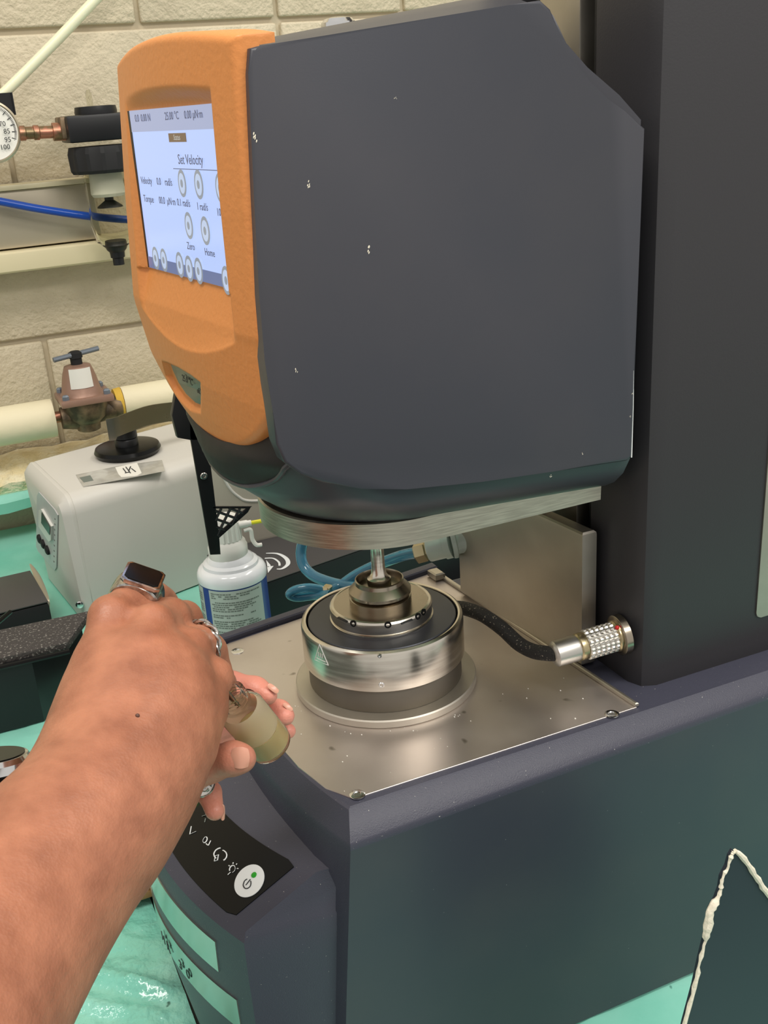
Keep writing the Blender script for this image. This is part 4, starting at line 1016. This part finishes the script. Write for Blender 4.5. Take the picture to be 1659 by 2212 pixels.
# ---- torn black board in the foreground
yf = -.25
tw = [(1585, 1838), (1578, 1850), (1572, 1872), (1560, 1895), (1556, 1920), (1548, 1942), (1535, 1965), (1528, 2000), (1523, 2030), (1512, 2075), (1500, 2130), (1478, 2212), (1462, 2290)]
left = [P(x, y, y=yf) for x, y in tw]
rt = [P(x, y, y=yf) for x, y in ((1592, 1842), (1610, 1862), (1635, 1900), (1659, 1935), (1720, 2010))]
TB = thing('torn_board', 'torn black board with ragged white edge standing at the lower right corner', 'board', (left[-1].x, yf, ZB))
bl = left[-1]+(left[-1]-left[-2]).normalized()*.13; bl.z = ZB+.004
rb = rt[-1].copy(); rb += Vector((.06, 0, -.09))
b = NB(); prism(b, left[::-1]+rt+[rb, Vector((rb.x+.02, yf, ZB+.004)), bl][0:], (0, .0022, 0)); put('board', b, 'blackboard', TB, smooth=False)
b = NB(); rnd = random.Random(4)
lp = smoothpath(left, 4); tube(b, [p+Vector((rnd.uniform(-.0003, .0003)-.0002, -.0004, rnd.uniform(-.0003, .0003))) for p in lp], [rnd.uniform(.0005, .0012)+(.0011 if 20 < i < 32 else 0) for i in range(len(lp))], 7)
lp = smoothpath([left[0]]+rt, 4); tube(b, [p+Vector((rnd.uniform(-.0002, .0003), -.0004, .0003)) for p in lp], [rnd.uniform(.0005, .0010)+.0006*math.sin(i/len(lp)*3.1) for i in range(len(lp))], 7)
put('torn_edge', b, 'torn', TB, kind='stuff')

# ================================================================ HANDS
def cap_prim(a, b_, k=1.6, n=None, pal=0.):
    return (np.array(a[0], np.float32), a[1], np.array(b_[0], np.float32), b_[1], k, None if n is None else np.array(n, np.float32), pal)
def hq(px, py, d, rpx): return (Q(px, py, d), rpx*d/FOC)
def spl(pts, m=4):
    A = smoothpath([p for p, _ in pts], m); r_ = [float(q) for q in np.interp(np.linspace(0, len(pts)-1, len(A)), range(len(pts)), [r for _, r in pts])]
    r_ = [sum(r_[max(0, i-2):i+3])/len(r_[max(0, i-2):i+3]) for i in range(len(r_))]
    return list(zip(A, r_))
def chain(pts, k=1., n=None, pal=0.): return [cap_prim(a, b_, k, n, pal) for a, b_ in zip(pts, pts[1:])]
def sdf_mesh(prims, vox, blend, name):
    lo = np.min([np.minimum(p[0]-p[1], p[2]-p[3]) for p in prims], 0)-.006; hi = np.max([np.maximum(p[0]+p[1], p[2]+p[3]) for p in prims], 0)+.006
    N_ = np.ceil((hi-lo)/vox).astype(int)+1
    ax = [lo[i]+vox*np.arange(N_[i], dtype=np.float32) for i in range(3)]
    Dm = np.full(N_, .05, np.float32); pal = np.zeros(N_, np.float32); wsum = np.full(N_, 1e-9, np.float32)
    for a, ra, c, rb_, k, nn, pl in prims:
        mlo = np.minimum(a-ra, c-rb_)-.012; mhi = np.maximum(a+ra, c+rb_)+.012
        s = [slice(max(0, int((mlo[i]-lo[i])/vox)), min(N_[i], int((mhi[i]-lo[i])/vox)+2)) for i in range(3)]
        X, Y, Z = np.meshgrid(ax[0][s[0]], ax[1][s[1]], ax[2][s[2]], indexing='ij')
        p = np.stack([X, Y, Z], -1)-a; d = (c-a).astype(np.float32)
        if nn is not None:
            nn = nn/np.linalg.norm(nn); p = p+(p@nn)[..., None]*nn*(k-1); d = d+nn*(d@nn)*(k-1)
        t = np.clip((p@d)/max(float(d@d), 1e-12), 0, 1)
        ds = np.linalg.norm(p-t[..., None]*d, axis=-1)-(ra+(rb_-ra)*t)
        cur = Dm[s[0], s[1], s[2]]; h = np.clip(.5+.5*(cur-ds)/blend, 0, 1)
        Dm[s[0], s[1], s[2]] = cur*(1-h)+ds*h-blend*h*(1-h)
        w_ = np.exp(-np.clip(ds, -.02, .05)/.0015).astype(np.float32); pal[s[0], s[1], s[2]] += w_*pl; wsum[s[0], s[1], s[2]] += w_
    # surface nets
    ins = Dm < 0; c8 = [ins[i:N_[0]-1+i, j:N_[1]-1+j, k:N_[2]-1+k] for i in (0, 1) for j in (0, 1) for k in (0, 1)]
    cnt = sum(q.astype(np.int8) for q in c8); act = (cnt > 0) & (cnt < 8)
    idx = -np.ones(act.shape, int); cells = np.argwhere(act); idx[act] = np.arange(len(cells))
    acc = np.zeros((len(cells), 3)); num = np.zeros(len(cells))
    cor = [(i, j, k) for i in (0, 1) for j in (0, 1) for k in (0, 1)]
    for a in range(8):
        for c in range(a+1, 8):
            if sum(abs(cor[a][q]-cor[c][q]) for q in range(3)) != 1: continue
            pa = cells+cor[a]; pb = cells+cor[c]; da = Dm[tuple(pa.T)]; db = Dm[tuple(pb.T)]; m = (da < 0) != (db < 0)
            t = np.where(m, da/(da-db+1e-20), 0)[:, None]; acc += np.where(m[:, None], pa+(pb-pa)*t, 0); num += m
    V = lo+vox*acc/num[:, None]
    pv = (pal/wsum)[tuple(cells.T)]
    faces = []
    for axn in range(3):
        s0 = [slice(None)]*3; s1 = [slice(None)]*3; s0[axn] = slice(0, -1); s1[axn] = slice(1, None)
        ch = ins[tuple(s0)] != ins[tuple(s1)]; e = np.argwhere(ch); u, v = (axn+1) % 3, (axn+2) % 3
        ok = (e[:, u] > 0) & (e[:, v] > 0) & (e[:, u] < N_[u]-1) & (e[:, v] < N_[v]-1); e = e[ok]
        q = []
        for du, dv_ in ((-1, -1), (0, -1), (0, 0), (-1, 0)):
            cidx = e.copy(); cidx[:, u] += du; cidx[:, v] += dv_; q.append(idx[tuple(cidx.T)])
        q = np.stack(q, 1); fl = ins[tuple(e.T)]; q[~fl] = q[~fl][:, ::-1]; faces.append(q)
    Fq = np.concatenate(faces)
    # relax a little
    E_ = np.concatenate([Fq[:, [0, 1]], Fq[:, [1, 2]], Fq[:, [2, 3]], Fq[:, [3, 0]]])
    for it in range(4):
        sm = np.zeros_like(V); nb = np.zeros(len(V))
        for a, c in ((0, 1), (1, 0)):
            for q in range(3): sm[:, q] += np.bincount(E_[:, a], V[E_[:, c], q], len(V))
            nb += np.bincount(E_[:, a], minlength=len(V))
        V = V*.5+.5*sm/nb[:, None]
    me = bpy.data.meshes.new(name); me.from_pydata(V.tolist(), [], Fq.tolist()); me.update()
    me.polygons.foreach_set('use_smooth', [True]*len(me.polygons))
    at = me.attributes.new('palm', 'FLOAT', 'POINT'); at.data.foreach_set('value', pv.astype(np.float32))
    return me
PE = thing('person', 'person with bare forearms reaching in to work on a small vial', 'person', Q(-75, 2180, .38))
vd = Vector(_ray(300, 1600))
arm = chain(spl([hq(-330, 2500, .345, 262), hq(-125, 2190, .372, 222), hq(20, 1985, .395, 193), hq(125, 1850, .412, 176), hq(195, 1770, .425, 166), hq(255, 1668, .443, 168), hq(290, 1575, .458, 166), hq(305, 1510, .470, 155)]), 1.4, vd)
e0, e1 = Q(-125, 2190, .372), Q(-330, 2500, .345); ed = (e1-e0).normalized()
arm += chain([(e1, .0395), (e1+ed*.07, .043), (e1+ed*.13+Vector((0, -.01, 0)), .046)], 1.2, vd)
arm += chain([hq(305, 1510, .472, 150), hq(318, 1440, .488, 110)], 1.3, vd)
arm += chain([hq(205, 1560, .459, 84), hq(222, 1430, .471, 56), hq(238, 1335, .482, 43)])
arm += chain([hq(285, 1540, .456, 72), hq(308, 1440, .464, 52), hq(328, 1352, .478, 44)])
arm += chain([hq(350, 1560, .458, 78), hq(388, 1480, .469, 54), hq(410, 1402, .481, 42)])
arm += chain([hq(390, 1600, .462, 80), hq(432, 1530, .471, 56), hq(462, 1462, .483, 38)])
arm_f = chain([hq(240, 1332, .484, 45), hq(288, 1304, .503, 44), hq(296, 1284, .525, 38), hq(335, 1292, .545, 32), hq(352, 1300, .552, 28), hq(400, 1380, .555, 26)])
arm_f += chain([hq(330, 1350, .480, 44), hq(368, 1332, .502, 38), hq(400, 1334, .518, 33), hq(428, 1376, .532, 28), hq(450, 1450, .54, 26)])
arm_f += chain([hq(411, 1402, .482, 43), hq(430, 1396, .499, 41), hq(452, 1406, .514, 35), hq(474, 1450, .522, 29)])
arm_f += chain([hq(464, 1462, .484, 37), hq(476, 1478, .498, 31), hq(474, 1520, .512, 27)])
arm_f += chain([hq(180, 1560, .478, 60), hq(240, 1480, .515, 42), hq(360, 1490, .53, 34), hq(440, 1505, .532, 28)])
me = sdf_mesh(arm+arm_f, .0014, .0044, 'right_arm'); ra = putm('right_arm', me, 'skin', PE)
larm = chain(spl([hq(-500, 1900, .50, 170), hq(-150, 1835, .525, 135), hq(20, 1795, .535, 112), hq(120, 1765, .540, 105), hq(250, 1720, .545, 120), hq(340, 1660, .54, 105)]), 1.3, vd)
l1 = Q(-500, 1900, .50); ld = (l1-Q(-150, 1835, .525)).normalized()
larm += chain([(l1, .037), (l1+ld*.08, .042), (l1+ld*.15+Vector((0, -.02, 0)), .045)], 1.2, vd)
larm += chain([hq(330, 1600, .545, 70), hq(425, 1535, .545, 40), hq(498, 1482, .540, 31), hq(552, 1490, .534, 27), hq(578, 1502, .528, 22)], 1., None, .9)
larm += chain([hq(340, 1620, .55, 60), hq(450, 1575, .56, 34), hq(560, 1530, .553, 28), hq(603, 1538, .541, 25), hq(616, 1547, .536, 21)], 1., None, 1.)
larm += chain([hq(350, 1650, .56, 50), hq(470, 1610, .568, 30), hq(588, 1570, .56, 22), hq(622, 1579, .548, 18)], 1., None, 1.)
larm += chain([hq(300, 1700, .52, 70), hq(400, 1672, .503, 44), hq(455, 1650, .492, 38), hq(505, 1638, .480, 35), hq(524, 1638, .478, 30)], 1., None, .35)
larm += chain([hq(340, 1690, .54, 50), hq(425, 1690, .520, 27), hq(452, 1712, .512, 24), hq(464, 1752, .507, 21)], 1., None, .6)
me = sdf_mesh(larm, .0013, .0032, 'left_arm'); la_ = putm('left_arm', me, 'skin', PE)
def nail(par, px, py, d, wpx, hpx, rot, nrm_px=(0, 0)):
    c = Q(px, py, d); vz_ = (Vector(CAM)-c).normalized(); rx = Vector(RC[0]); ry = Vector(-RC[1]); r = math.radians(rot)
    ux_ = rx*math.cos(r)+ry*math.sin(r); uy_ = -rx*math.sin(r)+ry*math.cos(r); s = d/FOC; b = NB(); rows = []
    for j in range(9):
        row = []
        for i in range(11):
            u, v = -1+2*i/10, -1+2*j/8; uu = u*(1-.12*abs(v)**3*1.)*math.sqrt(max(0, 1-.35*max(0, abs(v)-.3)**2)); 
            z = -(u*u*.30+v*v*.12)*hpx*s+nrm_px[0]*u*wpx*s+nrm_px[1]*v*hpx*s
            row.append(c+ux_*(u*wpx*s*(1-.18*v*v))+uy_*(v*hpx*s*(1-.18*u*u))+vz_*z)
        rows.append(row)
    loft(b, rows, cap=False, closed=False); solid(b, .0006); return put('fingernail', b, 'nail', par)
nail(la_, 519, 1637, .4706, 20, 23, 0, (-.0, .0))
nail(la_, 481, 1755, .5062, 5, 17, 0, (-.6, 0))
nail(la_, 590, 1487, .5225, 14, 6, -38, (0, -.4))
nail(la_, 622, 1527, .533, 12, 5, -38, (0, -.4))
b = NB(); p = Q(297, 1546, .4385)
bmesh.ops.create_uvsphere(b, u_segments=10, v_segments=6, radius=.0010, matrix=Matrix.Translation(p)); mole = b
# project the mole on the skin
from mathutils.bvhtree import BVHTree
def hit(me_obj, px, py):
    m_ = me_obj.data; bv = BVHTree.FromPolygons([v.co for v in m_.vertices], [p.vertices for p in m_.polygons]); c = Vector(CAM)
    h = bv.ray_cast(c, Vector(_ray(px, py))); return h[0], h[1]
mole.free(); h, nn_ = hit(bpy.data.objects['right_arm'], 297, 1546)
b = NB(); bmesh.ops.create_uvsphere(b, u_segments=12, v_segments=8, radius=.0009, matrix=Matrix.Translation(h)); put('mole', b, mat('mole_brown', (92, 62, 52), .5), ra)

# ---- jewellery
def band(name, c, ax_, r_, prof, m, parent, n=48, ell=1., up=None):
    """ring of section prof (radial, axial) round ax_"""
    x, y, z = frame(ax_, up); b = NB(); rings = []
    for i in range(n):
        a = 2*math.pi*i/n; d = x*math.cos(a)+y*math.sin(a)*ell
        rings.append([c+d*(r_+pr_(a) if callable(pr_) else r_+pr_)+z*q for pr_, q in prof])
    rings.append(rings[0]); vr = [[b.verts.new(p) for p in r] for r in rings[:-1]]; vr.append(vr[0])
    for A, B_ in zip(vr, vr[1:]):
        k = len(A)
        for i in range(k): b.faces.new((A[i], A[(i+1) % k], B_[(i+1) % k], B_[i]))
    return put(name, b, m, parent)
SR = thing('signet_ring', 'chunky silver ring with a black rectangular stone on the right forefinger', 'ring', Q(292, 1268, .50))
cr = Q(291, 1302, .5055); rr2 = 51*.5055/FOC
axr = (Vector(_ray(291, 1302))*.80+Vector(-RC[1])*.50+Vector(RC[0])*.22).normalized()
upv = Vector(-RC[1])+Vector(RC[0])*.36; upv = (upv-axr*upv.dot(axr)).normalized()
w_top = lambda a: .0075
def sect(a):
    return a
b = NB(); x = upv; y = axr.cross(x); rings = []
for i in range(56):
    a = 2*math.pi*i/56; t = ssm((math.cos(a)+.1)/1.1); hw_ = lerp(.0030, .0074, t); th = lerp(.0016, .0036, t**2)
    d = x*math.cos(a)+y*math.sin(a)
    rings.append([cr+d*rr2-axr*hw_, cr+d*(rr2+th*.8)-axr*hw_, cr+d*(rr2+th)-axr*(hw_-.0008), cr+d*(rr2+th)+axr*(hw_-.0008), cr+d*(rr2+th*.8)+axr*hw_, cr+d*rr2+axr*hw_])
vr = [[b.verts.new(p) for p in r] for r in rings]; vr.append(vr[0])
for A, B_ in zip(vr, vr[1:]):
    for i in range(6): b.faces.new((A[i], A[(i+1) % 6], B_[(i+1) % 6], B_[i]))
put('ring_band', b, 'silver', SR)
tc_ = cr+x*(rr2+.0030)
b = NB(); prism(b, [tc_+y*sx*.0092+axr*sy*.0076 for sx, sy in ((-1, -.8), (-.8, -1), (.8, -1), (1, -.8), (1, .8), (.8, 1), (-.8, 1), (-1, .8))], x*.0022, .0006); put('bezel', b, 'silver', SR)
b = NB(); prism(b, [tc_+x*.0018+y*sx*.0080+axr*sy*.0064 for sx, sy in ((-1, -.75), (-.75, -1), (.75, -1), (1, -.75), (1, .75), (.75, 1), (-.75, 1), (-1, .75))], x*.0010, .0003); put('black_stone', b, 'blackgloss', SR)
TR = thing('twisted_ring', 'thin twisted silver rope ring on the right ring finger', 'ring', Q(440, 1380, .50))
c_ = Q(430, 1397, .501); ar = (Vector(_ray(430, 1397))*.75+Vector(RC[0])*.6-Vector(-RC[1])*.0).normalized(); x, y, z = frame(ar); rt_ = 49*.501/FOC
for ph in (0, math.pi):
    b = NB(); pts = []
    for i in range(121):
        a = 2*math.pi*i/120; tw_ = a*6+ph; pts.append(c_+(x*math.cos(a)+y*math.sin(a))*(rt_+.0008+.0008*math.cos(tw_))+z*.0011*math.sin(tw_))
    tube(b, pts, .00095, 10); put('strand', b, 'silver', TR)
DR = thing('disc_ring', 'silver ring with round black disc engraved with a branching tree on the left hand', 'ring', Q(433, 1688, .5))
c_ = Q(432, 1688, .5005); nv = ((Vector(CAM)-c_).normalized()+Vector(RC[0])*.45).normalized(); rd = 33*.5/FOC
b = NB(); lathe(b, [(rd*.7, -.001), (rd, -.0005), (rd*1.0, .0010), (rd*.94, .0014), (rd*.90, .0010)], c_, nv, 40); put('disc_rim', b, 'silver', DR)
b = NB(); lathe(b, [(rd*.9, .0000), (rd*.9, .0008)], c_, nv, 40); put('disc_face', b, 'blackgloss', DR)
x, y, z = frame(nv, Vector(-RC[1])); b = NB(); rnd = random.Random(12)
def d2(u, v): return c_+x*u*rd+y*v*rd+z*.0010
def branch(u, v, a, l, lev):
    if lev == 0 or l < .05: return
    u2, v2 = u+math.cos(a)*l, v+math.sin(a)*l
    if math.hypot(u2, v2) > .86: return
    tube(b, [d2(u, v), d2(u2, v2)], .00012+.00007*lev, 5)
    for da in (-.6, .0, .6): branch(u2, v2, a+da+rnd.uniform(-.2, .2), l*rnd.uniform(.65, .85), lev-1)
branch(0, -.8, 1.57, .42, 5); branch(0, -.3, .3, .3, 4); branch(0, -.3, 2.8, .3, 4); branch(0, -.6, -.2, .25, 3); branch(0, -.6, 3.4, .25, 3)
put('tree_engraving', b, 'silver', DR, kind='stuff')
b = NB(); tube(b, [c_-nv*.001+Vector(RC[0])*-.004, c_-nv*.006], .002, 8); put('shank', b, 'silver', DR)
# ---- wrist watch
WA = thing('wrist_watch', 'silver wrist watch on a black leather strap at the left edge', 'watch', Q(15, 1720, .5))
wc, wn = hit(la_, 30, 1705)
if wc is None: wc, wn = Q(10, 1720, .51), Vector((0, 0, 1))
axw = (Q(120, 1765, .540)-Q(-150, 1835, .525)).normalized()
cw = Q(8, 1798, .535); x = Vector(-RC[1]); x = (x-axw*x.dot(axw)).normalized(); y = axw.cross(x)
ry_ = 112*.535/FOC
b = NB(); rings = []
for i in range(64):
    a = 2*math.pi*i/64; d = x*math.cos(a)*ry_*1.06+y*math.sin(a)*ry_*.82; dn_ = d.normalized()
    rings.append([cw+d-axw*.0095, cw+d+dn_*.0026-axw*.0085, cw+d+dn_*.0030, cw+d+dn_*.0026+axw*.0085, cw+d+axw*.0095, cw+d-dn_*.001])
vr = [[b.verts.new(p) for p in r] for r in rings]; vr.append(vr[0])
for A, B_ in zip(vr, vr[1:]):
    for i in range(6): b.faces.new((A[i], A[(i+1) % 6], B_[(i+1) % 6], B_[i]))
put('strap', b, 'leather', WA)
wcc = cw+x*(ry_*1.06+.0015)-axw*.003
b = NB(); lathe(b, [(.0165, 0), (.0180, .001), (.0182, .005), (.0168, .0072), (.0155, .0074)], wcc, x, 48); put('watch_case', b, 'chrome', WA)
b = NB(); lathe(b, [(.0155, .0068), (.0155, .0078)], wcc, x, 48); put('crystal', b, 'blackgloss', WA)
# ---- vial held in the left hand
vb, vt = Q(582, 1606, .506), Q(494, 1500, .478); va_ = (vt-vb); Lv = va_.length; rv = 49*.5/FOC
VI = thing('glass_vial', 'open glass vial half full of cloudy olive liquid held in the fingers', 'vial', vb)
b = NB(); lathe(b, [(rv*.8, -.002), (rv*.97, -.0008), (rv, .002), (rv, Lv*.68), (rv*.9, Lv*.76), (rv*.66, Lv*.80), (rv*.64, Lv*.82), (rv*.69, Lv*.84), (rv*.64, Lv*.865), (rv*.69, Lv*.89), (rv*.64, Lv*.915), (rv*.69, Lv*.94), (rv*.64, Lv*.96), (rv*.70, Lv*.99), (rv*.64, Lv*1.01),
               (rv*.54, Lv*1.0), (rv*.54, Lv*.82), (rv*.80, Lv*.75), (rv*.965, Lv*.67), (rv*.965, .0015), (rv*.85, .0005)], vb, va_, 64); put('glass', b, 'glass', VI)
b = NB(); lathe(b, [(rv*.80, -.0008), (rv*.95, .0010), (rv*.96, .003), (rv*.96, Lv*.31), (rv*.6, Lv*.305)], vb, va_, 64); put('liquid', b, 'liquid', VI)
b = NB(); lathe(b, [(rv*.955, Lv*.315), (rv*.955, Lv*.66), (rv*.80, Lv*.735)], vb, va_, 64, cap=False)
put('smeared_film', b, mat('cloudy_film', (228, 216, 192), .45, trans=.6, ior=1.02), VI)
SPA = thing('metal_spatula', 'small steel spatula dipped into the mouth of the vial by the right hand', 'spatula', vt)
b = NB(); tube(b, [vb+va_*.80, vt+va_.normalized()*.004, Q(478, 1495, .49)], .0022, 10, ell=.4); put('blade', b, 'steel_dark', SPA)
